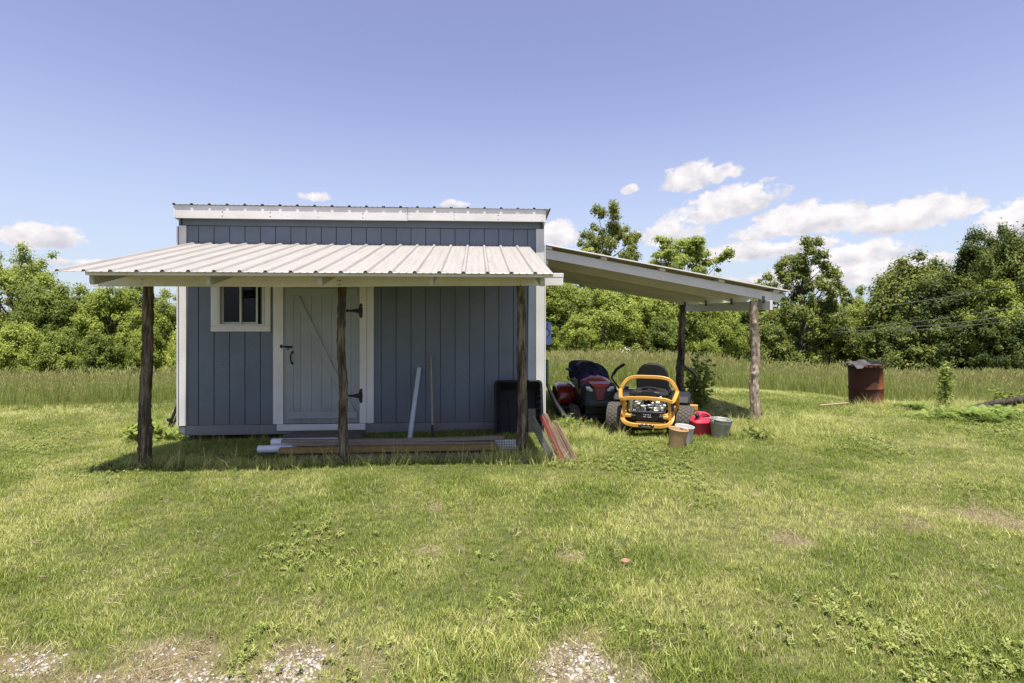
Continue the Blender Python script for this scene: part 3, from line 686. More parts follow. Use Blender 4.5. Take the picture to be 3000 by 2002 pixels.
# black mixing tub, on edge against the wall with its inside to the camera
def make_tub():
    t = empty('mixing_tub'); mt = plain('black_plastic', (.014,.015,.018), .7, var=.3, spec=.25)
    Wd, Hg, Dp = .60, .86, .20
    def rr(w, h, r, y, n=5):
        pts = []
        for cx, cz, a0 in ((w/2-r, h/2-r, 0), (-w/2+r, h/2-r, 90), (-w/2+r, -h/2+r, 180), (w/2-r, -h/2+r, 270)):
            for k in range(n+1):
                a = R(a0+90*k/n); pts.append((cx+r*math.cos(a), y, cz+r*math.sin(a)+Hg/2))
        return pts
    m = MB()
    m.loft([rr(Wd+.06, Hg+.06, .06, .012), rr(Wd+.06, Hg+.06, .06, 0), rr(Wd+.01, Hg+.01, .05, 0), rr(Wd, Hg, .05, .01), rr(Wd-.09, Hg-.12, .05, Dp-.02), rr(Wd-.12, Hg-.15, .05, Dp)], cap=False)
    m.add(rr(Wd-.12, Hg-.15, .05, Dp), [tuple(range(24))])
    m.loft([rr(Wd+.012, Hg+.012, .05, .013), rr(Wd-.08, Hg-.11, .055, Dp), rr(Wd-.11, Hg-.14, .055, Dp+.006)], cap=False)
    m.build('shell', mt, t)
    for k in range(9):
        z = .10+k*.082
        for sx in (-1, 1): MB().bar((sx*(Wd/2-.004), .012, z), (sx*(Wd/2-.046), Dp-.03, z+.004), .014, .014).build('side_rib', mt, t)
    for xa, xb in ((-.11, -.13), (.10, .11)): MB().bar((xa, Dp-.008, .15), (xb, Dp-.008, .72), .006, .006).build('floor_crease', mt, t)
    t.location = P3(4.57, -.50, gz(4.57, -.4)-.13); t.rotation_euler = (R(-17), 0, YAW)
    tag(t, 'black plastic mixing tub standing on edge against the shed wall', 'tub')
make_tub()

# scrap boards leaning on the right porch post
def scrap(top, foot, wd, th, mat, seed, label, up):
    o = plank('scrap_board', foot, top, wd, th, mat, up=up, seed=seed); tag(o, label, 'board', 'scrap boards leaning by the right porch post')
def painted_scrap(name, base, paint, amount):
    t = NT(name); v = t.coord('Object', (1.5,14,14)); n = t.noise(t.coord('Object', (5,22,22)), 2.2, 5, .65); g = t.noise(v, 4, 5)
    c = t.mix(t.mr(g, .35, .7), base, mul(base, .6)); c = t.mix(t.mr(n, amount+.06, amount-.06), c, paint)
    return t.done(t.bsdf(c, .75, normal=t.bump(g, .4, .004)))
red_s = painted_scrap('flaked_red_paint', lin(128,108,88), lin(122,48,42), .43); red_f = painted_scrap('mostly_red_paint', lin(120,100,84), lin(134,46,42), .54)
grey_s = painted_scrap('grey_olive_paint', lin(118,114,98), lin(76,80,70), .46)
beige = weathered('raw_beige_board', lin(116,104,90), lin(146,133,114)); tan = weathered('raw_tan_board', lin(122,100,76), lin(148,126,100))
gq = lambda x, y: tz1(x, y)-.015
UPV = (-.55, -.8, .25)
scrap((.205, 5.86, .50), (.455, 5.70, gq(.45, 5.7)), .085, .030, grey_s, 1, 'grey green scrap board nearest the right porch post', UPV)
scrap((.265, 5.84, .42), (.485, 5.69, gq(.48, 5.69)), .060, .025, painted_scrap('bare_grey_edge', lin(130,120,104), lin(112,108,94), .45), 2, 'narrow bare scrap board between grey and red boards', UPV)
scrap((.318, 5.85, .515), (.545, 5.66, gq(.54, 5.66)), .036, .030, red_f, 3, 'scrap board with bright red painted face', UPV)
scrap((.362, 5.88, .53), (.590, 5.70, gq(.58, 5.7)), .030, .070, red_s, 4, 'flaking red scrap board with pale top end', UPV)
scrap((.435, 5.86, .30), (.615, 5.68, gq(.61, 5.68)), .055, .025, beige, 5, 'short beige scrap board right of the red ones', UPV)
scrap((.462, 5.90, .37), (.655, 5.70, gq(.65, 5.7)), .045, .025, beige, 6, 'longer beige scrap board beside the tan one', UPV)
scrap((.492, 5.90, .425), (.700, 5.66, gq(.70, 5.66)), .040, .030, tan, 7, 'tan scrap board farthest right, knot on its edge', UPV)
tag(plank('scrap_board', (.06, 5.66, tz1(.1, 5.66)+.02), (.36, 5.80, tz1(.36, 5.8)+.015), .09, .03, M['lumber'], seed=9), 'short board lying flat at foot of right porch post', 'board')

# ------------------------------------------------ wheels
def tyre_mb(r, w, lugs=30, cols=5, lug_h=.010, slant=.5):
    m = MB(); s = w/2
    m.lathe([(r*.56, -s*.80), (r*.62, -s*.92), (r*.80, -s), (r*.93, -s*.93), (r-lug_h, -s*.74), (r-lug_h*.6, -s*.3), (r-lug_h*.6, s*.3), (r-lug_h, s*.74), (r*.93, s*.93), (r*.80, s), (r*.62, s*.92), (r*.56, s*.80)], 40, 'x')
    for c in range(cols):
        xc = (-.74+1.48*c/(cols-1))*s; rr = r-(.012 if c in (0, cols-1) else .002); hw = .62*s/cols*1.3
        for k in range(lugs):
            a = 2*math.pi*(k+.5*(c % 2))/lugs; da = math.pi/lugs*.62
            vs = []
            for rad in (rr-lug_h*1.6, rr):
                for sx, aa in ((-1, -da), (1, -da), (1, da), (-1, da)):
                    an = a+aa+sx*da*slant*(1 if c % 2 else -1); vs.append((xc+sx*hw, rad*math.cos(an), rad*math.sin(an)))
            m.add(vs, [(4,5,6,7),(0,1,5,4),(1,2,6,5),(2,3,7,6),(3,0,4,7)])
    return m
M['rubber'] = plain('dusty_rubber', (.075,.066,.056), .85, var=.3, spec=.25)
def m_tyre():
    t = NT('dusty_tyre'); n = t.noise(t.coord('Object'), 14, 5); g = t.N('ShaderNodeNewGeometry'); c = t.mix(t.mr(n, .3, .7), (.018,.017,.016), (.046,.041,.035))
    c = t.mix(t.mr(g.outputs['Pointiness'], .5, .58), c, (.095,.085,.07)); return t.done(t.bsdf(c, .85, spec=.25, normal=t.bump(n, .3, .004)))
M['tyre'] = m_tyre()
M['yellow'] = plain('yellow_frame_paint', (.62,.315,.05), .38, var=.05, coat=.35, spec=.5)
M['redp'] = plain('red_hood_paint', (.30,.030,.012), .32, var=.12, coat=.5)
M['charcoal'] = plain('charcoal_plastic', (.030,.036,.044), .5, var=.2)
M['black'] = plain('matt_black', (.012,.012,.012), .55, var=.3)
M['alloy'] = plain('cast_alloy', (.50,.49,.47), .4, .75, var=.3, scale=30)
M['steel'] = plain('bare_steel', (.50,.49,.47), .35, .9, var=.2, scale=30)
M['vinylseat'] = plain('black_seat_vinyl', (.011,.010,.009), .6, var=.25, bump=.2)
def wheel(parent, x, y, z, r, w, rim_mat, lugs=30, cols=5, lug_h=.010):
    t = tyre_mb(r, w, lugs, cols, lug_h).build('wheel', M['tyre'], parent, loc=(x, y, z))
    s = w/2; m = MB(); sx = 1 if x > 0 else -1
    m.lathe([(r*.57, -s*.86), (r*.52, -s*.7), (r*.50, sx*s*.25), (r*.2, sx*s*.35), (r*.18, sx*s*.55), (.001, sx*s*.56)], 28, 'x'); m.lathe([(r*.57, s*.86), (r*.52, s*.7), (r*.50, sx*s*.25)], 28, 'x')
    for k in range(5):
        a = 2*math.pi*k/5; m.lathe([(.001, sx*s*.42), (.009, sx*s*.42), (.009, sx*s*.3)], 6, 'x', (0, r*.3*math.cos(a), r*.3*math.sin(a)))
    m.build('rim', rim_mat, t)
    return t
def spline(pts, n=6):
    """Catmull-Rom through pts"""
    P = [Vector(p) for p in pts]; out = []
    for i in range(len(P)-1):
        a = P[max(i-1,0)]; b = P[i]; c = P[i+1]; d = P[min(i+2,len(P)-1)]
        for k in range(n):
            t = k/n; out.append(.5*((2*b)+(-a+c)*t+(2*a-5*b+4*c-d)*t*t+(-a+3*b-3*c+d)*t**3))
    out.append(P[-1]); return out
def flatbar(m, pts, wd, th):
    """rectangular tube swept along pts; wd vertical-ish, th across"""
    pts = [Vector(p) for p in pts]; rings = []
    for i, p in enumerate(pts):
        d = (pts[min(i+1,len(pts)-1)]-pts[max(i-1,0)]).normalized(); b = Vector((0,1,.0)); b = (b-d*b.dot(d)).normalized(); a = d.cross(b)
        c_ = .22
        rings.append([p+a*(sa*wd/2)+b*(sb*th/2) for sa, sb in ((-1,-1+c_),(-1+c_,-1),(1-c_,-1),(1,-1+c_),(1,1-c_),(1-c_,1),(-1+c_,1),(-1,1-c_))])
    m.loft(rings, smooth=False)

# ------------------------------------------------ yellow zero-turn mower, seen from behind (its own +y is forward)
def yellow_mower():
    t = empty('zero_turn_mower', (1.945, 7.50, tz1(1.94, 7.5)-.02), R(-20)); t.scale = (1.05, 1.05, 1.05)
    for x in (-.445, .445): wheel(t, x, 0, .232, .235, .235, M['yellow'], 26, 6, .009)
    for x in (-.36, .36): wheel(t, x, 1.22, .14, .14, .12, M['yellow'], 20, 3, .004)
    fr = MB().box(-.28, -.22, -.30, 1.1, .22, .30).box(.22, .28, -.30, 1.1, .22, .30).box(-.22, .22, .55, .62, .22, .30).box(-.22, .22, 1.04, 1.1, .22, .30)
    fr.box(-.33, -.22, -.06, .06, .18, .28).box(.22, .33, -.06, .06, .18, .28); fr.build('chassis', M['black'], t)
    m = MB()
    m.loft([[(x*s, y, z) for x, y, z in ((-.58,.38,.11),(-.58,.95,.11),(-.35,1.06,.11),(.35,1.06,.11),(.60,.95,.11),(.60,.38,.11))] for s, dz in ((1, 0),)] +
           [[(x*.99, y, .24) for x, y in ((-.58,.38),(-.58,.95),(-.35,1.06),(.35,1.06),(.60,.95),(.60,.38))]] + [[(x*.9, .4+(y-.4)*.95, .27) for x, y in ((-.58,.40),(-.58,.95),(-.35,1.06),(.35,1.06),(.60,.95),(.60,.40))]], smooth=False)
    m.build('mower_deck', M['yellow'], t, .006)
    for x0, x1 in ((-.50, -.26), (.26, .50)):
        m = MB(); s = [(y, z) for y, z in ((.02,.47),(.02,.52),(.10,.565),(.62,.57),(.80,.50),(.86,.38),(.62,.36),(.24,.45))]
        m.prism(s, x0, x1, 'yz'); m.build('fender', M['black'], t, .02)
    for x0 in (-.47, .30): MB().box(x0, x0+.17, .12, .17, .28, .47).build('fender_bracket', M['yellow'], t, .004)
    MB().box(.50, .60, .30, .36, .36, .43).build('deck_lift', M['yellow'], t, .004)
    # seat
    m = MB(); rings = []
    for y, s in ((.40, .93), (.37, 1.0), (.33, 1.0), (.30, .93)):
        ring = []
        for k in range(28):
            a = 2*math.pi*k/28; ca, sa = math.cos(a), math.sin(a)
            x = .222*s*math.copysign(abs(ca)**(.75 if sa > 0 else .45), ca)*(1-.04*max(0, sa)**2); z = .735+.245*s*math.copysign(abs(sa)**(.85 if sa > 0 else .4), sa)
            ring.append((x, y-.10*(z-.6)*.8+.03, z))
        rings.append(ring)
    m.loft(rings); seat = m.build('seat', M['vinylseat'], t)
    m = MB(); m.loft([[(x*s, .66+(y-.66)*s, z) for x, y in ((-.22,.36),(-.24,.6),(-.21,.86),(.21,.86),(.24,.6),(.22,.36))] for s, z in ((.9,.50),(1,.53),(1,.585),(.9,.615))]); m.build('seat_cushion', M['vinylseat'], seat)
    # lap bars
    for s in (-1, 1):
        m = MB(); m.tube(spline([(s*.47,.66,.44),(s*.495,.63,.55),(s*.60,.58,.71),(s*.585,.56,.78),(s*.53,.55,.86),(s*.42,.53,.935)], 5), [.014]*26, 8); lv = m.build('lap_bar', M['black'], t)
        MB().tube([(s*.585,.56,.78),(s*.53,.55,.86),(s*.415,.528,.940)], .023, 10).build('grip', M['vinylseat'], lv)
        MB().box(s*.40-.03, s*.40+.03, .60, .72, .565, .60).build('control_panel', M['charcoal'], t, .008)
    # tubular bumper and hoop
    YB = -.47
    m = MB(); flatbar(m, spline([(-.30,-.28,.40),(-.312,YB+.10,.37),(-.295,YB+.02,.315),(-.235,YB-.01,.275),(-.12,YB-.02,.262),(.12,YB-.02,.262),(.235,YB-.01,.275),(.295,YB+.02,.315),(.312,YB+.10,.37),(.30,-.28,.40)], 4), .048, .038); bump = m.build('rear_bumper', M['yellow'], t, .002)
    for s in (-1, 1):
        m = MB(); flatbar(m, [(s*.285,YB+.025,.33),(s*.282,YB+.022,.45),(s*.27,YB+.02,.575)], .036, .03); m.build('upright', M['yellow'], bump)
    m = MB(); flatbar(m, spline([(-.36,-.20,.665),(-.315,YB+.02,.585),(-.22,YB-.01,.597),(0,YB-.015,.607),(.22,YB-.01,.597),(.315,YB+.02,.575),(.36,-.20,.665)], 5), .044, .034); m.build('cross_bar', M['yellow'], bump, .002)
    m = MB(); flatbar(m, spline([(-.355,-.10,.44),(-.362,-.17,.60),(-.345,-.19,.70),(-.275,-.17,.80),(-.17,-.16,.835),(0,-.16,.84),(.17,-.16,.835),(.275,-.17,.80),(.345,-.19,.70),(.362,-.17,.60),(.355,-.10,.44)], 5), .044, .036); m.build('engine_hoop', M['yellow'], t, .002)
    for s in (-1, 1): MB().box(s*.33-.02, s*.33+.02, -.14, .08, .28, .45).build('side_plate', M['yellow'], t, .003)
    # engine
    m = MB().box(-.20, .20, -.22, .16, .36, .50); eng = m.build('engine', M['black'], t, .015)
    m = MB(); m.loft([[(x, y, z) for x, y in ((-.25*s,-.20),(-.16*s,-.27),(.16*s,-.27),(.25*s,-.20),(.22*s,.16),(-.22*s,.16))] for s, z in ((1.0,.605),(1.0,.62),(.86,.65),(.5,.662))], smooth=False); sh = m.build('shroud', M['black'], eng, .006)
    MB().lathe([(.10,.660),(.105,.675),(.09,.688),(.05,.693),(.001,.695)], 24, 'z', (0,-.05,0)).build('intake_screen', M['black'], eng)
    MB().add([(-.08,-.262,.640),(.08,-.262,.640),(.075,-.235,.652),(-.075,-.235,.652)], [(0,1,2,3)]).build('red_decal', plain('red_decal', (.35,.05,.05), .4), eng)
    for s in (-1, 1):
        m = MB()
        for k in range(9): m.box(s*.135-.075, s*.135+.075, -.285+.006*k, -.282+.006*k, .40+.012*(k % 2), .575)
        for k in range(8): m.box(s*.135-.08, s*.135+.08, -.292, -.20, .408+k*.021, .413+k*.021)
        m.build('cooling_fins', M['alloy'], eng)
        MB().box(s*.14-.055, s*.14+.055, -.305, -.288, .43, .545).build('valve_cover', M['steel'] if s < 0 else M['alloy'], eng, .01)
        MB().tube(spline([(s*.10,-.30,.42),(s*.08,-.33,.38),(s*.02,-.34,.37)], 4), .018, 8).build('exhaust_pipe', M['steel'], eng)
    m = MB(); rg = random.Random(3)
    for k in range(46):
        x, z = rg.uniform(-.20, .21), rg.uniform(.41, .585); w_, h_ = rg.uniform(.006, .022), rg.uniform(.006, .026); m.box(x-w_, x+w_, -.30-rg.uniform(.005, .03), -.28, z-h_, z+h_)
    o = m.build('engine_castings', M['alloy'], eng, .003); o['kind'] = 'stuff'
    m = MB()
    for k in range(6):
        x = rg.uniform(-.2, .2); m.tube(spline([(x,-.26,.36),(x+rg.uniform(-.05,.05),-.32,.42),(x+rg.uniform(-.08,.08),-.31,.52),(x+rg.uniform(-.1,.1),-.25,.60)], 4), .005, 6)
    m.build('hoses', M['black'], eng)
    MB().tube([(-.21,-.29,.40),(-.21,-.29,.56)], .036, 14).build('oil_filter', M['steel'], eng)
    # heat shield over the muffler, plate on the bumper
    m = MB().box(-.20, .20, YB+.075, YB+.12, .398, .424).add([(-.16,YB+.078,.398),(.16,YB+.078,.398),(.12,YB+.09,.30),(-.12,YB+.09,.30)], [(0,1,2,3)]); hs = m.build('heat_shield', M['black'], t, .004)
    m = MB()
    for k in range(5): m.box(-.045+k*.02, -.035+k*.02, YB+.0765, YB+.081, .378, .386)
    m.box(-.05, -.015, YB+.079, YB+.085, .352, .357).box(.005, .05, YB+.079, YB+.085, .352, .357); m.build('shield_lettering', plain('white_print', (.7,.7,.7), .5), hs)
    m = MB().box(-.095, .095, YB-.045, YB-.038, .245, .285); hp = m.build('hitch_plate', M['black'], t, .004)
    m = MB()
    for k in range(4): m.lathe([(.001,-.004),(.010,-.003),(.011,0)], 8, 'y', (-.075+.05*k, YB-.0455, .275))
    m.box(-.06, .055, YB-.047, YB-.0455, .252, .262); m.build('bolts', M['steel'], hp)
    for s in (-1, 1): MB().box(s*.24-.045, s*.24+.045, YB+.10, YB+.22, .335, .37).build('rear_bracket', M['yellow'], t, .004)
    MB().box(-.22, .22, YB+.12, -.22, .28, .36).build('muffler', M['black'], t, .02)
    tag(t, 'yellow framed zero turn mower seen from behind under the lean-to', 'mower', 'riding mowers parked under the lean-to')
yellow_mower()

# ------------------------------------------------ red lawn tractor facing the camera (its own +y is forward)
def red_tractor():
    t = empty('lawn_tractor', (1.27, 9.45, tz1(1.25, 9.0)-.05), R(180+3))
    for x in (-.40, .40): wheel(t, x, 0, .25, .25, .22, M['black'], 22, 4, .012)
    for x in (-.37, .37): wheel(t, x, 1.12, .185, .185, .15, M['black'], 20, 3, .006)
    MB().box(-.20, .20, -.25, 1.2, .24, .34).box(-.37, .37, 1.08, 1.16, .16, .22).build('chassis', M['black'], t)
    MB().loft([[(x, y, z) for x, y in ((-.52,.35),(-.52,.8),(-.3,.95),(.3,.95),(.52,.8),(.52,.35))] for z in (.10, .22)], smooth=False).build('mower_deck', M['black'], t, .01)
    def hood_ring(y, w, zt, zb, crown):
        pts = []
        for k in range(13):
            a = k/12; x = -w+2*w*a; s = (abs(2*a-1))**3.0; pts.append((x*(1-.06*(1-s)), y, zt-crown*s))
        return [(w, y, zb)] [:0] + [(-w, y, zb)] + pts + [(w, y, zb)]
    MB().loft([hood_ring(.42, .235, .86, .50, .07), hood_ring(.60, .245, .85, .48, .07), hood_ring(.95, .245, .815, .46, .08), hood_ring(1.16, .235, .775, .46, .09), hood_ring(1.25, .22, .735, .46, .09)]).build('hood', M['redp'], t)
    # charcoal nose
    def nose(y, w, zt, zb, n=4):
        pts = []
        for cx, cz, a0 in ((w-.06, zt-.06, 0), (-w+.06, zt-.06, 90), (-w+.045, zb+.045, 180), (w-.045, zb+.045, 270)):
            rr = .06 if a0 < 180 else .045
            for k in range(n+1): a = R(a0+90*k/n); pts.append((cx+rr*math.cos(a), y, cz+rr*math.sin(a)))
        return pts
    ns = MB().loft([nose(1.12, .245, .725, .37), nose(1.25, .248, .715, .355), nose(1.31, .235, .69, .36), nose(1.335, .205, .66, .385)]).build('nose', M['charcoal'], t)
    MB().box(-.19, .19, 1.30, 1.365, .375, .455).build('front_bumper', M['charcoal'], ns, .02)
    m = MB()
    for z in (.50, .54, .58):
        for s in (-1, 1): m.box(s*.145-.055, s*.145+.055, 1.3345, 1.341, z, z+.012)
    m.build('grille_slots', M['black'], ns)
    MB().prism([(-.082,.665),(.082,.665),(.060,.50),(.045,.47),(-.045,.47),(-.060,.50)], 1.332, 1.350).build('badge_panel', plain('dull_red_panel', (.20,.045,.045), .5), ns, .006)
    MB().add([(-.15,1.352,.722),(.15,1.352,.722),(.085,1.354,.668),(-.085,1.354,.668),(-.15,1.23,.745),(.15,1.23,.745)], [(0,1,2,3),(0,4,5,1)]).build('hood_lip', M['redp'], ns)
    for s in (-1, 1):
        m = MB(); pl = [(s*.105,.625),(s*.12,.600),(s*.205,.628),(s*.222,.680),(s*.165,.683)]; m.prism(pl, 1.325, 1.347); hl = m.build('headlight', plain('lamp_lens', (.62,.62,.60), .12, var=.1, coat=.6), ns, .008)
        MB().lathe([(.001,.003),(.018,.002),(.02,0)], 12, 'y', (s*.18, 1.347, .648)).build('bulb', M['steel'], hl)
    # sides of the engine bay
    for s in (-1, 1):
        m = MB().prism([(.45,.30),(1.12,.30),(1.12,.46),(.45,.50)], s*.225-.006, s*.225+.006, 'yz'); m.build('side_panel', M['charcoal'], t, .006)
        m = MB(); m.add([(s*.2465,.5,.74),(s*.2485,1.08,.68),(s*.2485,1.12,.60),(s*.2485,1.06,.50),(s*.2465,.5,.56)], [(0,1,2,3,4)]); m.build('side_decal', plain('yellow_decal', (.42,.33,.05), .5), t)
        # fenders
        fm = MB(); prof = [(-.34,.30),(-.36,.44),(-.30,.53),(-.10,.56),(.18,.56),(.32,.52),(.40,.40),(.42,.26)]
        rings = []
        for x, dz in ((s*.24, .0), (s*.30, .02), (s*.46, .015), (s*.505, -.015), (s*.515, -.05)):
            rings.append([(x, y, z+dz) for y, z in prof])
        fm.loft(rings, closed=False, cap=False)
        f_ = fm.build('fender', M['redp'], t); md = f_.modifiers.new('thick', 'SOLIDIFY'); md.thickness = .008
        MB().box(s*.38-.13, s*.38+.13, .42, .80, .235, .26).build('foot_rest', M['black'], t, .01)
    MB().box(-.24, .24, -.36, .34, .34, .555).build('body', M['redp'], t, .03)
    # seat, wheel
    rings = []
    for y, s_ in ((-.27, .92), (-.24, 1.0), (-.19, 1.0), (-.16, .9)):
        ring = []
        for k in range(24):
            a = 2*math.pi*k/24; ca, sa = math.cos(a), math.sin(a); x = .225*s_*math.copysign(abs(ca)**.45, ca); z = .76+.19*s_*math.copysign(abs(sa)**.5, sa); ring.append((x, y-.25*(z-.6), z))
        rings.append(ring)
    MB().loft(rings).build('seat', M['vinylseat'], t)
    MB().box(-.21, .21, -.16, .24, .575, .66).build('seat_cushion', M['vinylseat'], t, .03)
    MB().box(-.14, .14, .38, .45, .45, .83).build('dashboard', M['charcoal'], t, .02)
    sw = MB(); ring = [(.175*math.cos(2*math.pi*k/24), .175*math.sin(2*math.pi*k/24)*.82+.30, .885+.175*math.sin(2*math.pi*k/24)*-.5) for k in range(25)]; sw.tube(ring, .014, 8, cap=False); sw.tube([(0,.38,.82),(0,.30,.885)], .02, 8)
    for a in (90, 210, 330): sw.tube([(0,.30,.885),(.17*math.cos(R(a)), .30+.17*.82*math.sin(R(a)), .885-.085*math.sin(R(a)))], .010, 6)
    sw.build('steering_wheel', plain('grey_wheel_plastic', (.16,.16,.17), .5), t)
    MB().tube([(.20,.15,.60),(.30,.12,.66),(.31,.12,.70)], .012, 8).tube([(.25,.16,.82),(.33,.10,.83)], .02, 8).build('armrest', plain('grey_armrest', (.22,.22,.23), .5), t)
    tag(t, 'red riding lawn tractor with charcoal nose facing the camera', 'lawn tractor', 'riding mowers parked under the lean-to')
    # navy cover thrown over hood and wheel
    n, mm = 34, 30; U, V = np.meshgrid(np.linspace(-1, 1, n), np.linspace(0, 1, mm), indexing='ij')
    X = .04 - U*.30 - .02*V; Yl = .30+.74*V                     # -x is image right when the tractor faces us
    base = .905-.13*V + .02*np.sin(U*5+V*4)*.6
    wr = (fbm(U*3+5, V*4, 2.2, 61, 3)-.5)*.085
    droop = np.where(U > .35, (U-.35)**1.5*.55, 0)*(0.25+.75*smooth(0, .55, V)) + np.where(U < -.72, (-.72-U)*.25, 0)
    Z = base+wr-droop + .03*np.cos(U*1.4) - .10*smooth(.82, 1, V)
    Xw = -(U*.30) - .03 - .06*smooth(.35, 1, U)*V
    Pg = np.stack([Xw, Yl, Z], -1)
    navy = NT('navy_cloth'); nn = navy.noise(navy.coord('Object'), 60, 4); nb = navy.noise(navy.coord('Object'), 9, 4, .6, .6); nm_ = navy.done(navy.bsdf(navy.mix(navy.mr(nb, .3, .7), lin(26,28,44), lin(50,52,78)), .85, normal=navy.bump(nb, .6, .03), spec=.2))
    me = grid_mesh('equipment_cover', Pg, nm_); o = bpy.data.objects.new('equipment_cover', me); COL.objects.link(o); md = o.modifiers.new('thick', 'SOLIDIFY'); md.thickness = .012
    o.location = t.location; o.rotation_euler = t.rotation_euler; tag(o, 'crumpled navy blue cover draped over the red tractor hood', 'cover')
red_tractor()

# ------------------------------------------------ cans, pots, bucket
def pot(name, x, y, rt, rb, h, col, label, tiltv=(0,0)):
    o = empty(name, (x, y, tz1(x, y)-.005)); m = MB(); prof = [(.001, .004), (rb, .0)]; nr = 15
    for k in range(nr):
        z = h*.04+h*.86*k/nr; r = rb+(rt-rb)*z/h; prof += [(r+.0005, z), (r+.0030, z+h*.86/nr*.35), (r+.0030, z+h*.86/nr*.65), (r, z+h*.86/nr*.95)]
    prof += [(rt, h*.93), (rt+.006, h*.935), (rt+.006, h), (rt-.002, h), (rt-.006, h*.96), (rb-.004, .012), (.001, .012)]
    m.lathe(prof, 40); m.build('pot_wall', plain(name+'_plastic', col, .55, var=.06), o)
    MB().lathe([(rb*1.02, h*.30), (rt*.5, h*.33), (.001, h*.34)], 24).build('potting_soil', plain('dry_soil_'+name, (.20,.10,.06), .95, bump=.5, scale=40), o)
    o.rotation_euler = (R(tiltv[0]), R(tiltv[1]), 0); tag(o, label, 'plant pot', 'plant pots before the mower')
pot('plant_pot', 1.93, 6.25, .109, .088, .225, lin(170,138,100), 'tan ribbed plant pot standing in front of the grey one', (3, 6))
pot('plant_pot', 2.06, 6.42, .108, .088, .23, lin(176,176,170), 'light grey ribbed pot half hidden behind the tan pot', (3, 5))
def galv_bucket():
    x, y = 2.655, 6.80; o = empty('galvanised_bucket', (x, y, tz1(x, y)-.004)); rt, rb, h = .138, .098, .232
    gm = NT('galvanised_steel'); n = gm.noise(gm.coord('Object'), 18, 4, .5); mm_ = gm.done(gm.bsdf(gm.mix(gm.mr(n, .3, .7), (.30,.30,.27), (.42,.41,.37)), gm.mr(n, .3, .7, .45, .65), .55, gm.bump(n, .15, .01)))
    rr = lambda z: rb+(rt-rb)*z/h
    MB().lathe([(.001,.01),(rb*.96,.01),(rb,0),(rb+.004,.004),(rb+.003,.014),(rr(.03),.03),(rr(.17),.17),(rr(.17)+.004,.174),(rr(.18)+.004,.18),(rr(.185),.185),(rt,h-.01),(rt+.006,h-.006),(rt+.006,h),(rt,h+.003),(rt-.004,h-.004),(rb-.003,.016),(.001,.016)], 40).build('bucket_wall', mm_, o)
    for s in (-1, 1): MB().box(s*rt-.012, s*rt+.012, -.02, .02, h-.05, h-.012).build('ear', mm_, o, .004)
    MB().tube([(rt*1.03*math.cos(a), -.03-.105*math.sin(a), h-.015+.012*math.sin(a)) for a in [math.pi*k/18 for k in range(19)]], .0035, 6).build('bail', M['blackiron'], o)
    MB().lathe([(rr(.12)-.006,.12),(.05,.13),(.001,.125)], 24).build('dirt_fill', plain('dark_dirt', (.06,.05,.03), .95), o)
    o.rotation_euler = (R(2), R(3), R(25)); tag(o, 'dented galvanised bucket beside the red fuel can', 'bucket')
galv_bucket()
def fuel_can():
    x, y = 2.505, 7.02; o = empty('fuel_can', (x, y, tz1(x, y)), R(6)); rp = plain('red_polythene', (.60,.045,.085), .42, var=.12, spec=.45)
    def rr(w, d, r, z, n=5):
        pts = []
        for cx, cy, a0 in ((w/2-r, d/2-r, 0), (-w/2+r, d/2-r, 90), (-w/2+r, -d/2+r, 180), (w/2-r, -d/2+r, 270)):
            for k in range(n+1): a = R(a0+90*k/n); pts.append((cx+r*math.cos(a), cy+r*math.sin(a), z))
        return pts
    m = MB(); m.loft([rr(.245,.20,.04,0), rr(.265,.22,.05,.012), rr(.265,.22,.05,.172), rr(.286,.24,.055,.178), rr(.286,.24,.055,.192), rr(.272,.226,.055,.205), rr(.225,.19,.055,.25)]); body = m.build('body', rp, o)
    # hump with a hand hole: two legs and a bridge
    m = MB(); m.loft([[(x+dx, y, z) for x, y in ((-.03,-.07),(.03,-.07),(.03,.07),(-.03,.07))] for dx, z in ((-.045,.24),(-.04,.285),(-.02,.31))], smooth=False)
    m.loft([[(px, y, pz) for y, pz in ((-.048,z0),(.048,z0),(.04,z1),(-.04,z1))] for px, z0, z1 in ((-.06,.262,.302),(-.02,.285,.315),(.04,.285,.312),(.085,.262,.292),(.12,.215,.25))])
    m.build('handle', rp, o, .01)
    MB().box(-.015, .085, -.052, .052, .236, .254).build('hand_hole', plain('dark_red', (.16,.01,.02), .5), o, .005)
    MB().lathe([(.001,.045),(.024,.044),(.026,.0),(.030,-.02)], 16).xf(Matrix.Translation((-.092, -.06, .262)) @ Matrix.Rotation(R(28), 4, 'X') @ Matrix.Rotation(R(-20), 4, 'Y')).build('cap', M['blackiron'], o)
    MB().box(-.105, -.065, -.10, -.02, .235, .252).build('spout_recess', plain('dark_red2', (.16,.01,.02), .5), o, .005)
    tag(o, 'red plastic fuel can right of the yellow mower', 'fuel can')
fuel_can()

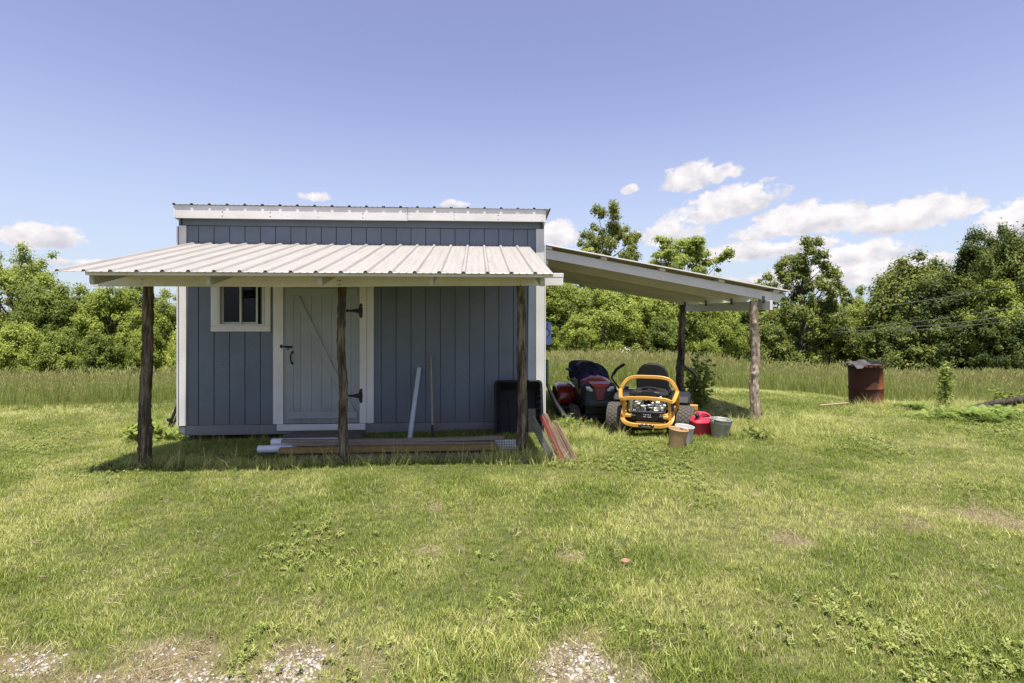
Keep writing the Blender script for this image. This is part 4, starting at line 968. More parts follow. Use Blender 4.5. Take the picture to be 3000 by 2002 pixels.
# ------------------------------------------------ rusty drum
def drum():
    x, y = 6.27, 9.42; t = empty('steel_drum', (x, y, tz1(x, y)-.15), 0); r = .262
    prof = [(.001,.0),(r-.01,.0),(r,.01)]
    for zc_ in (.20, .50): prof += [(r, zc_-.03), (r+.010, zc_-.012), (r+.013, zc_), (r+.010, zc_+.012), (r, zc_+.03)]
    prof += [(r,.84),(r+.008,.85),(r+.010,.868),(r+.002,.880),(r-.006,.872),(r-.008,.02),(.001,.02)]
    m = MB(); m.lathe(prof, 56)
    m.v = [(a*(1+.012*math.sin(3*math.atan2(b,a)+c*5)), b*(1+.012*math.sin(3*math.atan2(b,a)+c*5)), c) for a, b, c in m.v]
    m.build('drum_wall', m_rust(), t)
    t.rotation_euler = (0, R(-1.5), 0)
    tag(t, 'rusty open steel burn drum standing in the grass', 'drum')
    z0 = tz1(x, y)-.12+.855
    n, mm = 22, 18; U, V = np.meshgrid(np.linspace(-1, 1, n), np.linspace(-1, 1, mm), indexing='ij')
    Z = .02+.075*np.exp(-((U-.05)/.35)**2-(V/.8)**2)+.05*np.exp(-((U+.6)/.2)**2-((V-.5)/.4)**2)+(fbm(U*2, V*2, 2.5, 71, 3)-.5)*.05 - .06*smooth(.6, 1, V*-1)*smooth(-.2,-.8,U)
    P = np.stack([-.13+U*.215+.03*V, -.06+V*.27, Z], -1)
    me = grid_mesh('trash_sheet', P, plain('sooty_sheet', (.055,.048,.045), .7, var=.4, bump=.3)); o = bpy.data.objects.new('trash_sheet', me); COL.objects.link(o); o.location = (x, y, z0+.015)
    md = o.modifiers.new('thick', 'SOLIDIFY'); md.thickness = .006; tag(o, 'crumpled sooty sheet lying on top of the rusty drum', 'sheet')
    m = MB(); m.box(-.26, .26, -.012, .012, -.008, .008).box(-.26, .26, .20, .224, -.008, .008)
    for k in range(12): m.box(-.255+k*.045, -.243+k*.045, .012, .20, -.005, .005)
    o = m.build('fire_grate', M['blackiron'], None, .002); o.location = (x+.09, y+.02, z0+.045); o.rotation_euler = (R(3), R(-1), R(-3)); tag(o, 'black iron grate laid across right half of the drum top', 'grate')
drum()
# ------------------------------------------------ fixtures by the shed's right flank
def blue_panel():
    o = empty('blue_target_board', P3(4.99, .50, 1.35), YAW); bp = plain('blue_plastic', (.26,.34,.74), .45, var=.06)
    MB().box(-.015, .135, -.012, .012, -.172, .172).build('board', bp, o, .008)
    MB().lathe([(.001,-.020),(.055,-.020),(.062,-.0125)], 28, 'y', (.035, 0, 0)).build('round_badge', plain('pale_blue_badge', (.36,.45,.78), .4), o)
    MB().lathe([(.075,-.0165),(.064,-.0175),(.064,-.0125)], 28, 'y', (.035, 0, .012)).build('badge_rim', plain('navy_rim', (.03,.03,.12), .5), o)
    m = MB()
    for a in range(3): m.box(.012, .042, -.0225, -.0202, -.022+a*.016, -.013+a*.016)
    m.build('red_mark', plain('faded_red_print', (.40,.18,.30), .5), o)
    m = MB()
    for x, z, r in ((.075,.135,.011),(.075,.10,.010),(.015,.12,.014),(.02,-.112,.014)): m.lathe([(.001,-.0125),(r,-.0130),(r,-.0120)], 12, 'y', (x, 0, z))
    m.build('holes', M['black'], o)
    MB().lathe([(.001,-.0126),(.009,-.0135),(.010,-.0120)], 12, 'y', (.075, 0, -.122)).build('bolt', M['steel'], o)
    MB().box(-.034, -.0155, -.02, .02, -.15, .15).build('bracket', M['black'], o)
    tag(o, 'blue plastic panel with round badge sticking out past the shed corner', 'panel')
blue_panel()
def green_box():
    gp = plain('green_metal', (.10,.30,.14), .5, var=.15); dk = plain('dark_green', (.012,.035,.022), .6)
    o = empty('green_box', P3(4.99, .42, .60), YAW)
    MB().box(-.014, .058, -.03, .10, .0, .36).build('shell', dk, o, .005)
    MB().box(.0585, .085, -.034, .104, .20, .362).build('flap', gp, o, .003); MB().box(.0585, .083, -.034, .104, .0, .19).build('flap', gp, o, .003)
    MB().lathe([(.001,-.033),(.006,-.032),(.007,-.03)], 8, 'y', (.04, 0, .325)).build('rivet', M['steel'], o)
    tag(o, 'narrow green metal box fixed on the shed flank behind white corner', 'box')
    p = [P3(5.05, .40, .605), P3(5.10, .36, .48), P3(5.17, .33, .33), P3(5.26, .28, .19), P3(5.36, .22, .08), (lambda q: (q[0], q[1], q[2]+.02))(sg(5.50, .16))]
    m = MB(); pts = spline(p, 8); m.tube(pts, [.022+.020*min(1, i/len(pts)*1.4)+.0028*(i % 2) for i in range(len(pts))], 12); tag(m.build('drain_hose', plain('black_hose', (.014,.014,.015), .5)), 'black hose slanting from green box down into the grass', 'hose')
green_box()
def black_frame():
    o = empty('folded_frame', sg(-.42, .5), YAW); bk = M['black']
    for dy in (0, .34):
        MB().bar((0, dy, .06), (.25, dy, .72), .03, .034).build('rail', bk, o, .003)
        MB().bar((.02, dy+.02, .02), (.22, dy+.02, .52), .018, .02).build('brace', plain('grey_brace', (.14,.13,.12), .6, .3), o)
    for z in (.16, .40, .64): MB().bar((.25*(z-.06)/.66, 0, z), (.25*(z-.06)/.66, .34, z), .022, .022).build('rung', bk, o)
    for z in (.20, .52): MB().prism([(.25*(z-.06)/.66-.012, z-.03), (.25*(z-.06)/.66-.055, z), (.25*(z-.06)/.66-.055, z+.028), (.25*(z-.06)/.66+.008, z+.03)], -.03, .03).build('foot_bracket', bk, o, .003)
    tag(o, 'black folded metal frame leaning behind the left shed corner', 'frame')
black_frame()
# fallen limb at the right edge, a stick by the drum, a fallen leaf
log_o = MB(); pts = spline([(7.85, 9.15, tz1(7.85, 9.15)+.03), (8.2, 9.0, tz1(8.2, 9.0)+.13), (8.7, 8.85, .26), (9.3, 8.7, .46), (10.2, 8.55, .66)], 6)
log_o.tube(pts, [.045+.035*i/len(pts)+.008*random.random() for i in range(len(pts))], 14); tag(log_o.build('fallen_limb', m_bark('dark_dead_bark', (.02,.017,.013), (.05,.043,.034), (.11,.095,.078))), 'dark fallen limb rising out of weeds at the right edge', 'fallen limb')
st = MB().tube(spline([(5.2, 9.0, tz1(5.2, 9.0)+.05), (5.55, 9.15, tz1(5.55, 9.15)+.06), (5.9, 9.32, tz1(5.9, 9.32)+.07)], 4), .012, 7); tag(st.build('stick', plain('pinkish_stick', (.42,.29,.20), .8)), 'thin pale stick on the lawn left of the drum', 'stick')
lf = np.zeros((7, 5, 3))
for i in range(7):
    for j in range(5):
        a = i/6; w_ = .032*math.sin(math.pi*(.08+.9*a)); s = (j-2)/2; lf[i, j] = (-.05+.10*a, s*w_, .012+.022*(1-s*s)*math.sin(math.pi*a))
o = bpy.data.objects.new('fallen_leaf', grid_mesh('fallen_leaf', lf, plain('dry_leaf', (.30,.17,.10), .8, var=.25))); COL.objects.link(o); o.scale = (.62, .62, .62); o.location = (.70, 3.29, tz1(.7, 3.29)+.035); o.rotation_euler = (R(12), R(4), R(10)); tag(o, 'curled brown fallen leaf lying on the open lawn', 'leaf')
# overhead wires crossing before the right-hand wood
def wire(pts, label):
    m = MB(); m.tube(spline(pts, 8), .013, 5); tag(m.build('utility_wire', M['wire']), label, 'wire', 'overhead wires at right')
M['wire'] = plain('grey_cable', (.16,.17,.15), .6)
for lab, pp in (('highest overhead wire, crossing the trees far above the other three', ((19.67, 33, 1.75), (21.17, 30, 2.22), (22.0, 27.5, 2.55), (23.08, 24, 3.11), (23.65, 20.5, 3.69))),
                ('overhead wire at the top of the lower three', ((19.88, 33, 0.82), (21.23, 28.5, 1.29), (22.55, 24.5, 1.95), (23.65, 20.5, 2.69))),
                ('overhead wire in the middle of the lower three', ((19.88, 33, 0.65), (21.2, 28, 1.08), (22.6, 23.5, 1.71), (23.08, 20, 2.23))),
                ('lowest overhead wire of the four at right', ((19.88, 33, 0.58), (21.23, 28.5, 0.88), (22.6, 23.5, 1.45), (23.08, 20, 1.91)))):
    wire(pp, lab)

# ================================================================ trees
def leaf_quads(C, Nrm, size, rg, asp=1.5):
    """C (n,3) centres, Nrm (n,3) normals -> quads folded a little"""
    n = len(C); a = rg.normal(size=(n, 3)); Nn = Nrm/np.linalg.norm(Nrm, axis=1, keepdims=True)
    a -= Nn*np.sum(a*Nn, 1, keepdims=True); a /= np.linalg.norm(a, axis=1, keepdims=True); b = np.cross(Nn, a)
    s = size*rg.uniform(.65, 1.35, (n, 1)); l = a*s*asp*.5; w = b*s*.5; d = Nn*s*.16
    V = np.stack([C-l, C+w-d, C+l, C-w-d], 1).reshape(-1, 3); F = np.arange(4*n).reshape(n, 4); return V, F
def crown_mesh(name, C, Nrm, size, tint, mat, rg, asp=1.5):
    V, F = leaf_quads(C, Nrm, size, rg, asp); me = bpy.data.meshes.new(name); fast_mesh(me, V, F)
    a = me.attributes.new('tint', 'FLOAT', 'FACE'); a.data.foreach_set('value', np.asarray(tint, np.float32)); me.materials.append(mat); return me
def tree_proto(seed, H, Wd, trunk_r, clear, nleaf, leaf, limbs, mat, bark, clump=.8, profile='round', open_=0.0, bare=0.0, asp=1.5, flat=.85, subs=3, nenv=70):
    rg = np.random.default_rng(seed); m = MB(); Rw = Wd/2; nleaf = int(nleaf*1.4)
    # trunk
    top = H*.86; ns = 9; lean = rg.normal(0, .03, 2)*H
    tp = [Vector((lean[0]*(k/ns)**1.5+rg.normal(0, .012)*H*(k > 0), lean[1]*(k/ns)**1.5+rg.normal(0, .012)*H*(k > 0), -.4+(top+.4)*k/ns)) for k in range(ns+1)]
    m.tube(tp, [trunk_r*(1.35 if k == 0 else 1)*(1-.9*k/ns)+.012 for k in range(ns+1)], 8)
    cl = []
    def prof(h):      # crown radius at relative height 0..1 between clear and H
        if profile == 'round': return math.sqrt(max(0, 1-((h-.45)/.58)**2))
        if profile == 'dome': return math.sqrt(max(0, 1-max(0, (h-.30)/.72)**2))*(1 if h > .1 else .85)
        if profile == 'spread': return max(.15, 1-((h-.62)/.5)**2)
        if profile == 'bush': return math.sqrt(max(0, 1-max(0, (h-.15)/.87)**2))
        return math.sqrt(max(0, 1-((h-.55)/.6)**2))
    for k in range(limbs):
        h = (k+.5)/limbs; h = min(.97, max(.02, h+rg.normal(0, .03))); z0 = clear+(H*.80-clear)*h*.92; ang = k*2.399+rg.normal(0, .35)
        zt = clear+(H-clear)*min(.97, h+.10); Lr = Rw*prof((zt-clear)/(H-clear))*rg.uniform(.72, 1.02)
        i = (z0+.4)/(top+.4)*ns; i0 = int(min(ns-1, i)); base = tp[i0].lerp(tp[i0+1], min(1, i-i0))
        end = Vector((base.x+math.cos(ang)*Lr, base.y+math.sin(ang)*Lr, zt+rg.uniform(-.02, .10)*H*(.5+h)))
        pts = []
        for q in range(6):
            s = q/5; p = base.lerp(end, s); p.z -= math.sin(math.pi*s)*.06*Lr*rg.uniform(.2, 1.2); p.x += rg.normal(0, .03)*Lr*(q > 0); p.y += rg.normal(0, .03)*Lr*(q > 0); pts.append(p)
        rb = trunk_r*(.50-.30*h)*(.5+.5*Lr/Rw)
        m.tube(pts, [rb*(1-.82*q/5)+.010 for q in range(6)], 6, cap=False)
        for q in range(subs):
            s = rg.uniform(.38, 1.0); j = s*5; j0 = int(min(4, j)); b0 = pts[j0].lerp(pts[j0+1], j-j0); L2 = Rw*rg.uniform(.18, .42)
            dv = Vector((math.cos(ang+rg.normal(0, .9)), math.sin(ang+rg.normal(0, .9)), rg.uniform(-.1, .9))).normalized()
            e2 = b0+dv*L2; m.tube([b0, b0.lerp(e2, .5)+Vector((0, 0, .06*L2)), e2], [rb*.34+.006, rb*.2+.005, .005], 5, cap=False)
            if rg.random() > open_*.6: cl.append((e2, clump*rg.uniform(.65, 1.25)*(1-.25*h)))
            if rg.random() > .5+open_*.5: cl.append((b0.lerp(e2, .5), clump*rg.uniform(.5, .9)))
        cl.append((end, clump*rg.uniform(.8, 1.2)))
    cl.append((tp[-1], clump)); cl.append((Vector(tp[-1])+Vector((rg.normal(0, .2), rg.normal(0, .2), H*.07)), clump*.9)) if open_ < .3 else None
    for q in range(nenv):
        hh = (q+.5)/nenv; hh = min(.985, hh**.8); an = q*2.399+rg.normal(0, .3); pr = prof(hh)*Rw*rg.uniform(.70, .98)*(1+.16*math.sin(an*2+seed)+.10*math.sin(an*5+seed*2))
        if rg.random() < open_*.55: continue
        c_ = Vector((math.cos(an)*pr+lean[0]*.5, math.sin(an)*pr+lean[1]*.5, clear+(H-clear)*hh*.97)); cl.append((c_, clump*rg.uniform(.38, 1.3)))
        if q % 3 == 0:
            zb = max(clear, c_.z-pr*.6-.3); i = (zb+.4)/(top+.4)*ns; i0 = int(min(ns-1, i)); b_ = tp[i0].lerp(tp[i0+1], min(1, i-i0)); m.tube([b_, b_.lerp(c_, .55)+Vector((0, 0, -.05*H*.3)), c_], [trunk_r*.22+.008, trunk_r*.12+.006, .006], 5, cap=False)
    tr = m.mesh('trunk', bark)
    cc = np.array([tuple(c) for c, _ in cl]); cr = np.array([r for _, r in cl]); keep = rg.random(len(cl)) > bare; cc, cr = cc[keep], cr[keep]
    w = cr**2; idx = rg.choice(len(cc), nleaf, p=w/w.sum())
    d = rg.normal(size=(nleaf, 3)); d /= np.linalg.norm(d, axis=1, keepdims=True); d[:, 2] = np.where(d[:, 2] < -.5, d[:, 2]*.7, d[:, 2])
    rr = rg.random((nleaf, 1))**.42; lump = 1+.42*np.sin(d[:, :1]*7+idx[:, None])*np.cos(d[:, 1:2]*6+idx[:, None]*2)
    C = cc[idx]+d*rr*lump*cr[idx][:, None]*np.array([1, 1, flat])
    fill = rg.random(nleaf) < .15*(1-open_); C[fill] += rg.normal(0, 1, (fill.sum(), 3))*clump*.30
    C[:, 2] = np.maximum(C[:, 2], .12)
    ctr = np.array([0, 0, clear+(H-clear)*.45]); outw = C-ctr; outw /= np.linalg.norm(outw, axis=1, keepdims=True)
    N_ = d*.75+outw*.30+np.array([0, 0, .45])+rg.normal(0, .42, (nleaf, 3))
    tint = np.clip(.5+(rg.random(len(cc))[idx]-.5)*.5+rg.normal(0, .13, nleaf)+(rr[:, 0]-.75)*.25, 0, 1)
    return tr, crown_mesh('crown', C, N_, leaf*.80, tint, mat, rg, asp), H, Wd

M['tbark'] = m_bark('grey_tree_bark', (.035,.030,.024), (.095,.080,.064), (.19,.165,.14), (6,6,1.2))
M['leaf_light'] = m_leaf('spring_leaf', (.13,.165,.026), (.285,.345,.060), (.49,.54,.125), .45)
M['leaf_mid'] = m_leaf('hedge_leaf', (.10,.135,.023), (.22,.275,.05), (.40,.445,.095), .42)
M['leaf_dark'] = m_leaf('oak_leaf', (.036,.058,.012), (.105,.142,.027), (.27,.295,.065), .34)
M['leaf_feather'] = m_leaf('locust_leaf', (.15,.19,.035), (.29,.35,.075), (.46,.51,.13), .45)
PROTO = {
    'scrub0': tree_proto(1, 6.6, 4.6, .10, .9, 36000, .125, 12, M['leaf_light'], M['tbark'], .58, 'round', nenv=85),
    'scrub1': tree_proto(2, 6.4, 4.4, .10, .8, 36000, .122, 12, M['leaf_mid'], M['tbark'], .56, 'round', nenv=85),
    'scrub2': tree_proto(3, 6.6, 4.2, .09, .9, 32000, .120, 12, M['leaf_light'], M['tbark'], .54, 'egg', .2, nenv=75),
    'spread': tree_proto(4, 9.0, 7.5, .17, 1.6, 38000, .140, 14, M['leaf_mid'], M['tbark'], .72, 'spread', .2, nenv=80),
    'dome0': tree_proto(5, 9.5, 8.0, .22, .9, 52000, .165, 14, M['leaf_dark'], M['tbark'], .78, 'dome', nenv=170),
    'dome1': tree_proto(6, 9.5, 5.2, .19, .9, 46000, .155, 14, M['leaf_dark'], M['tbark'], .70, 'dome', nenv=140),
    'oak0': tree_proto(17, 10.5, 8.2, .26, 1.2, 42000, .150, 16, M['leaf_dark'], M['tbark'], .62, 'dome', .35, .05, subs=3, nenv=120),
    'oak1': tree_proto(18, 14.0, 8.0, .26, 7.2, 30000, .155, 12, M['leaf_dark'], M['tbark'], .70, 'spread', .28, .06, subs=3, nenv=66),
    'feather': tree_proto(9, 11.5, 7.0, .14, 2.5, 26000, .135, 18, M['leaf_feather'], M['tbark'], .60, 'spread', .28, .05, asp=2.6, flat=.6, nenv=85),
    'thin': tree_proto(10, 8.0, 3.2, .08, 2.0, 3600, .12, 12, M['leaf_mid'], M['tbark'], .42, 'egg', .4, .15, nenv=12),
    'bush0': tree_proto(12, 3.6, 3.8, .05, .15, 20000, .105, 15, M['leaf_light'], M['tbark'], .42, 'bush', nenv=55),
    'bush2': tree_proto(15, 3.6, 3.8, .05, .15, 20000, .110, 15, M['leaf_dark'], M['tbark'], .46, 'bush', nenv=55),
    'bush1': tree_proto(13, 3.4, 3.6, .05, .15, 20000, .102, 15, M['leaf_mid'], M['tbark'], .40, 'bush', nenv=55),
}
KIND = {'scrub0': 'young_tree', 'scrub1': 'young_tree', 'scrub2': 'young_tree', 'spread': 'spreading_tree', 'dome0': 'maple_tree', 'dome1': 'maple_tree', 'oak0': 'oak_tree', 'oak1': 'oak_tree', 'feather': 'locust_tree', 'thin': 'thin_tree', 'bush0': 'bush', 'bush1': 'bush', 'bush2': 'bush'}
TREES = [
    ('spread', -34.5, 37, 6.22, 6.8, 'tall spreading light green tree at the far left edge'),
    ('scrub1', -27.1, 31, 3.44, 3.8, 'rounded green tree right below the tall spreading left tree'),
    ('scrub2', -27.7, 34, 3.76, 4.2, 'yellow green tree under the left tip of the porch roof'),
    ('scrub0', -23.8, 31.5, 3.47, 3.8, 'yellow green tree seen just left of the left porch post'),
    ('dome1', -26.7, 38, 3.6, 4.0, 'darker green treetop peeping over the hedge by left porch post'),
    ('scrub2', -20.5, 31, 2.7, 3.2, 'light green tree between left porch post and shed corner'),
    ('thin', -22.7, 36, 3.9, 2.7, 'thin twiggy tree nearest the left shed corner'),
    ('bush0', -25.7, 28, 1.2, 3.2, 'low bright bush before the trees at far left'),
    ('bush1', -23.1, 27.5, 0.83, 2.7, 'low dark bush second from the left behind the hay'),
    ('bush0', -19.6, 28.5, 1.03, 2.8, 'bright bush directly behind the left porch post'),
    ('bush1', -21.0, 27, 0.67, 2.6, 'small dark bush left of the left porch post behind hay'),
    ('bush1', -28.1, 28.5, 1.31, 3.2, 'green bush cut by the left picture edge'),
    ('bush0', -17.8, 29, 1.19, 2.6, 'bright bush against the left corner of the shed'),
    ('oak1', 9.6, 54, 12.4, 7.7, 'tall dark oak with open crown rising above the lean-to roof'),
    ('feather', 14.2, 45, 9.03, 7.9, 'feathery light green locust rising over middle of lean-to roof'),
    ('feather', 6.4, 46, 7.84, 5.2, 'light green locust below the tall dark oak'),
    ('scrub1', 3.8, 40, 4.47, 4.8, 'green tree right of the shed corner under the lean-to roof'),
    ('scrub0', 7.0, 38, 3.64, 5.0, 'yellow green tree behind the red tractor'),
    ('scrub2', 10.2, 39.5, 3.95, 5.0, 'yellow green tree behind the yellow mower seat'),
    ('scrub1', 12.4, 38.5, 4.11, 4.6, 'green tree left of the rear lean-to post'),
    ('scrub0', 15.8, 41, 2.87, 4.2, 'yellow green tree right of the rear lean-to post'),
    ('dome1', 20.0, 47, 2.74, 4.0, 'dark tree between the two lean-to posts, far back'),
    ('bush0', 4.6, 36, 1.68, 3.5, 'bright bush behind the blue panel at shed corner'),
    ('scrub2', 1.6, 39, 4.08, 4.1, 'light tree mostly hidden behind the right shed corner'),
    ('bush1', 10.3, 36.5, 1.38, 3.9, 'dark bush low behind the yellow mower'),
    ('bush0', 13.3, 37.5, 1.07, 3.6, 'bright bush low beside the rear lean-to post'),
    ('oak0', 22.7, 42, 7.43, 8.1, 'broad oak with visible limbs right of the lean-to'),
    ('bush2', 19.3, 40, 1.36, 4.2, 'dark bush at left foot of the broad oak'),
    ('scrub2', 25.1, 42, 1.8, 4.0, 'light green young tree at right foot of the broad oak'),
    ('thin', 30.9, 48, 5.05, 3.0, 'thin nearly bare tree between broad oak and domed maple'),
    ('scrub1', 27.8, 42, 2.9, 4.0, 'green young tree at left flank of the domed maple'),
    ('dome0', 30.2, 40, 6.17, 8.4, 'big domed dark green maple behind the drum'),
    ('dome1', 33.2, 38, 7.44, 4.3, 'dark narrow maple topping the domed maple on its right'),
    ('dome0', 32.6, 34.5, 7.46, 5.4, 'tall maple with sunlit side near the right edge'),
    ('dome1', 35.9, 35, 8.27, 5.8, 'tallest maple cut by the right picture edge'),
    ('scrub0', 31.0, 34, 4.04, 4.4, 'light green young tree before the right-hand maples'),
    ('bush2', 26.5, 37, 1.23, 4.7, 'dark bush at left foot of the domed maple'),
    ('bush2', 28.7, 36, 1.53, 4.7, 'dark bush under the middle of the domed maple'),
    ('bush2', 29.6, 34, 1.4, 4.5, 'dark bush under the right side of the domed maple'),
    ('bush2', 30.5, 32, 1.67, 4.4, 'dark bush nearest the right picture edge'),
    ('dome1', 29.8, 37, 4.26, 5.0, 'dark maple filling the shade right of the domed maple'),
]
def place_tree(kind, x, y, ztop, wd, label, rot):
    tr, cr, H, W0 = PROTO[kind]; z0 = tz1(x, y)-.05; o = empty(KIND[kind], (x, y, z0), rot)
    sz = (ztop-z0)/(H*1.09); sx = wd/W0*.87; o.scale = (sx, sx, sz)
    for nm, me in (('trunk', tr), ('crown', cr)):
        c = bpy.data.objects.new(nm, me); COL.objects.link(c); c.parent = o
    tag(o, label, 'bush' if 'bush' in kind else 'tree', 'bushes along the field edge' if 'bush' in kind else 'trees along the field edge')
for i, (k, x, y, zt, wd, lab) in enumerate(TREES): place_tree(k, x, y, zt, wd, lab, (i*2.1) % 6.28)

# flowering rose bush at the far side of the hay
def rose_bush():
    rg = np.random.default_rng(5); x, y = 7.4, 33.0; o = empty('rose_bush', (x, y, tz1(x, y)-.05))
    n = 7000; d = rg.normal(size=(n, 3)); d /= np.linalg.norm(d, axis=1, keepdims=True); d[:, 2] = abs(d[:, 2]); C = d*(rg.random((n, 1))**.4)*np.array([1.35, .9, 1.55]); C *= (1+.25*np.sin(C[:, :1]*5))
    ob = bpy.data.objects.new('foliage', crown_mesh('foliage', C, d+np.array([0, 0, .5])+rg.normal(0, .4, (n, 3)), .11, rg.random(n), M['leaf_mid'], rg)); COL.objects.link(ob); ob.parent = o
    n = 900; d = rg.normal(size=(n, 3)); d /= np.linalg.norm(d, axis=1, keepdims=True); d[:, 2] = abs(d[:, 2]); C = d*np.array([1.42, .95, 1.62])*rg.uniform(.7, 1.04, (n, 1)); fm = m_leaf('white_blossom', (.35,.32,.26), (.62,.58,.50), (.78,.75,.70), .2)
    ob = bpy.data.objects.new('blossom', crown_mesh('blossom', C, d+rg.normal(0, .3, (n, 3)), .085, rg.random(n), fm, rg, 1.0)); COL.objects.link(ob); ob.parent = o
    m = MB()
    for k in range(9): a = k*.7; m.tube([(0,0,-.1), (.4*math.cos(a), .3*math.sin(a), .8), (1.0*math.cos(a), .7*math.sin(a), 1.3)], [.02,.012,.005], 5)
    m.build('stems', M['tbark'], o); tag(o, 'wild rose bush with white blossom at far side of the hay', 'bush')
rose_bush()
def far_wood():
    rg = np.random.default_rng(77); n = 26000; ang = rg.uniform(-.95, .95, n); D = rg.uniform(88, 130, n); X = D*np.sin(ang)*1.15; Y = D*np.cos(ang)
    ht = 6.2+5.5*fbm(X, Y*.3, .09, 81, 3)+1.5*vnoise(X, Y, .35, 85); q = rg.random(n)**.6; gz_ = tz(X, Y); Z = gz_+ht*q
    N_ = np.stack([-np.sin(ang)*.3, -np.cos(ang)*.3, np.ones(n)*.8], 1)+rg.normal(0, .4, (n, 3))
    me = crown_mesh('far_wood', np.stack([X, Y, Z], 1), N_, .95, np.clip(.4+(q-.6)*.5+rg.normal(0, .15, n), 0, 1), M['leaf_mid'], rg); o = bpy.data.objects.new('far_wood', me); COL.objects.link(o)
    tag(o, 'distant green wood seen through gaps between the trees', 'wood', kind='stuff')
far_wood()

# ================================================================ grass
def blades(rg, n, rad, h0, h1, w, bend, seedhead=0, droop=0):
    """tuft of curved blades as triangles; returns V, F, height per vertex, tint per face"""
    V, F, Hh, T = [], [], [], []
    for i in range(n):
        a = rg.uniform(0, 6.283); r = rad*math.sqrt(rg.random()); bx, by = r*math.cos(a), r*math.sin(a); h = rg.uniform(h0, h1); ww = w*rg.uniform(.7, 1.3); dr = rg.uniform(0, 6.283)
        lean = bend*h*rg.uniform(.2, 1.4); dx, dy = math.cos(dr), math.sin(dr); px, py = -dy, dx; t = rg.random(); ps = rg.uniform(-.5, .5); px, py = px*math.cos(ps)-py*math.sin(ps), px*math.sin(ps)+py*math.cos(ps)
        o = len(V)
        for s, wk in ((0, 1), (.5, .85)):
            lx = lean*s*s; z = h*s*(1-droop*s*.2)
            V += [(bx+dx*lx-px*ww*wk/2, by+dy*lx-py*ww*wk/2, z), (bx+dx*lx+px*ww*wk/2, by+dy*lx+py*ww*wk/2, z)]; Hh += [z, z]
        V.append((bx+dx*lean, by+dy*lean, h*(1-droop*.5))); Hh.append(h)
        F += [(o, o+1, o+3), (o, o+3, o+2), (o+2, o+3, o+4)]; T += [t]*3
        if seedhead and rg.random() < seedhead:
            L_ = rg.uniform(.07, .13); sw = ww*rg.uniform(.8, 1.5); o = len(V); tx, ty, tzv = bx+dx*lean, by+dy*lean, h
            for q in (0, 1):
                cx, cy = (px, py) if q == 0 else (dx, dy); o = len(V)
                V += [(tx, ty, tzv-.01), (tx-cx*sw+dx*L_*.2, ty-cy*sw+dy*L_*.2, tzv+L_*.45), (tx+cx*sw+dx*L_*.2, ty+cy*sw+dy*L_*.2, tzv+L_*.45), (tx+dx*L_*.5, ty+dy*L_*.5, tzv+L_)]; Hh += [h+.3]*4
                F += [(o, o+1, o+2), (o+1, o+3, o+2)]; T += [t, t]
    return V, F, Hh, T
def rosette(rg, n, L0, L1, w, up, h0=.0):
    """flat broad leaves (clover, dandelion, dock)"""
    V, F, Hh, T = [], [], [], []
    for i in range(n):
        a = rg.uniform(0, 6.283); L_ = rg.uniform(L0, L1); ww = w*rg.uniform(.7, 1.3); dx, dy = math.cos(a), math.sin(a); px, py = -dy, dx; u = up*rg.uniform(.5, 1.4); t = rg.random(); r0 = rg.uniform(0, .25)*L_; o = len(V); z0 = h0*rg.random()
        for s, wk, zz in ((0, .25, 0), (.4, .9, u*.8), (.75, 1.0, u*1.0), (1.0, .15, u*.75)):
            x, y = dx*(r0+L_*s), dy*(r0+L_*s); V += [(x-px*ww*wk/2, y-py*ww*wk/2, z0+zz+.004), (x+px*ww*wk/2, y+py*ww*wk/2, z0+zz+.004)]; Hh += [.02, .02]
        for k in range(3): F += [(o+2*k, o+2*k+1, o+2*k+3), (o+2*k, o+2*k+3, o+2*k+2)]; T += [t, t]
    return V, F, Hh, T
def fern_leaf(rg, n, L0, L1, w, up):
    """ferny weed: stems with rows of narrow leaflets"""
    V, F, Hh, T = [], [], [], []
    for i in range(n):
        a = rg.uniform(0, 6.283); L_ = rg.uniform(L0, L1); dx, dy = math.cos(a), math.sin(a); px, py = -dy, dx; t = rg.random(); rise = up*rg.uniform(.5, 1.3)
        for k in range(9):
            s = (k+1)/9; x, y = dx*L_*s*.8, dy*L_*s*.8; z = rise*math.sin(s*2.0); ll = w*(1-abs(s-.45)*1.2)+.01
            for sg_ in (-1, 1):
                o = len(V); tx, ty = x+px*sg_*ll+dx*ll*.5, y+py*sg_*ll+dy*ll*.5
                V += [(x, y, z), (x+dx*.018, y+dy*.018, z+.004), (tx, ty, z+.012*rg.uniform(-1, 1))]; Hh += [z]*3; F += [(o, o+1, o+2)]; T.append(t)
    return V, F, Hh, T
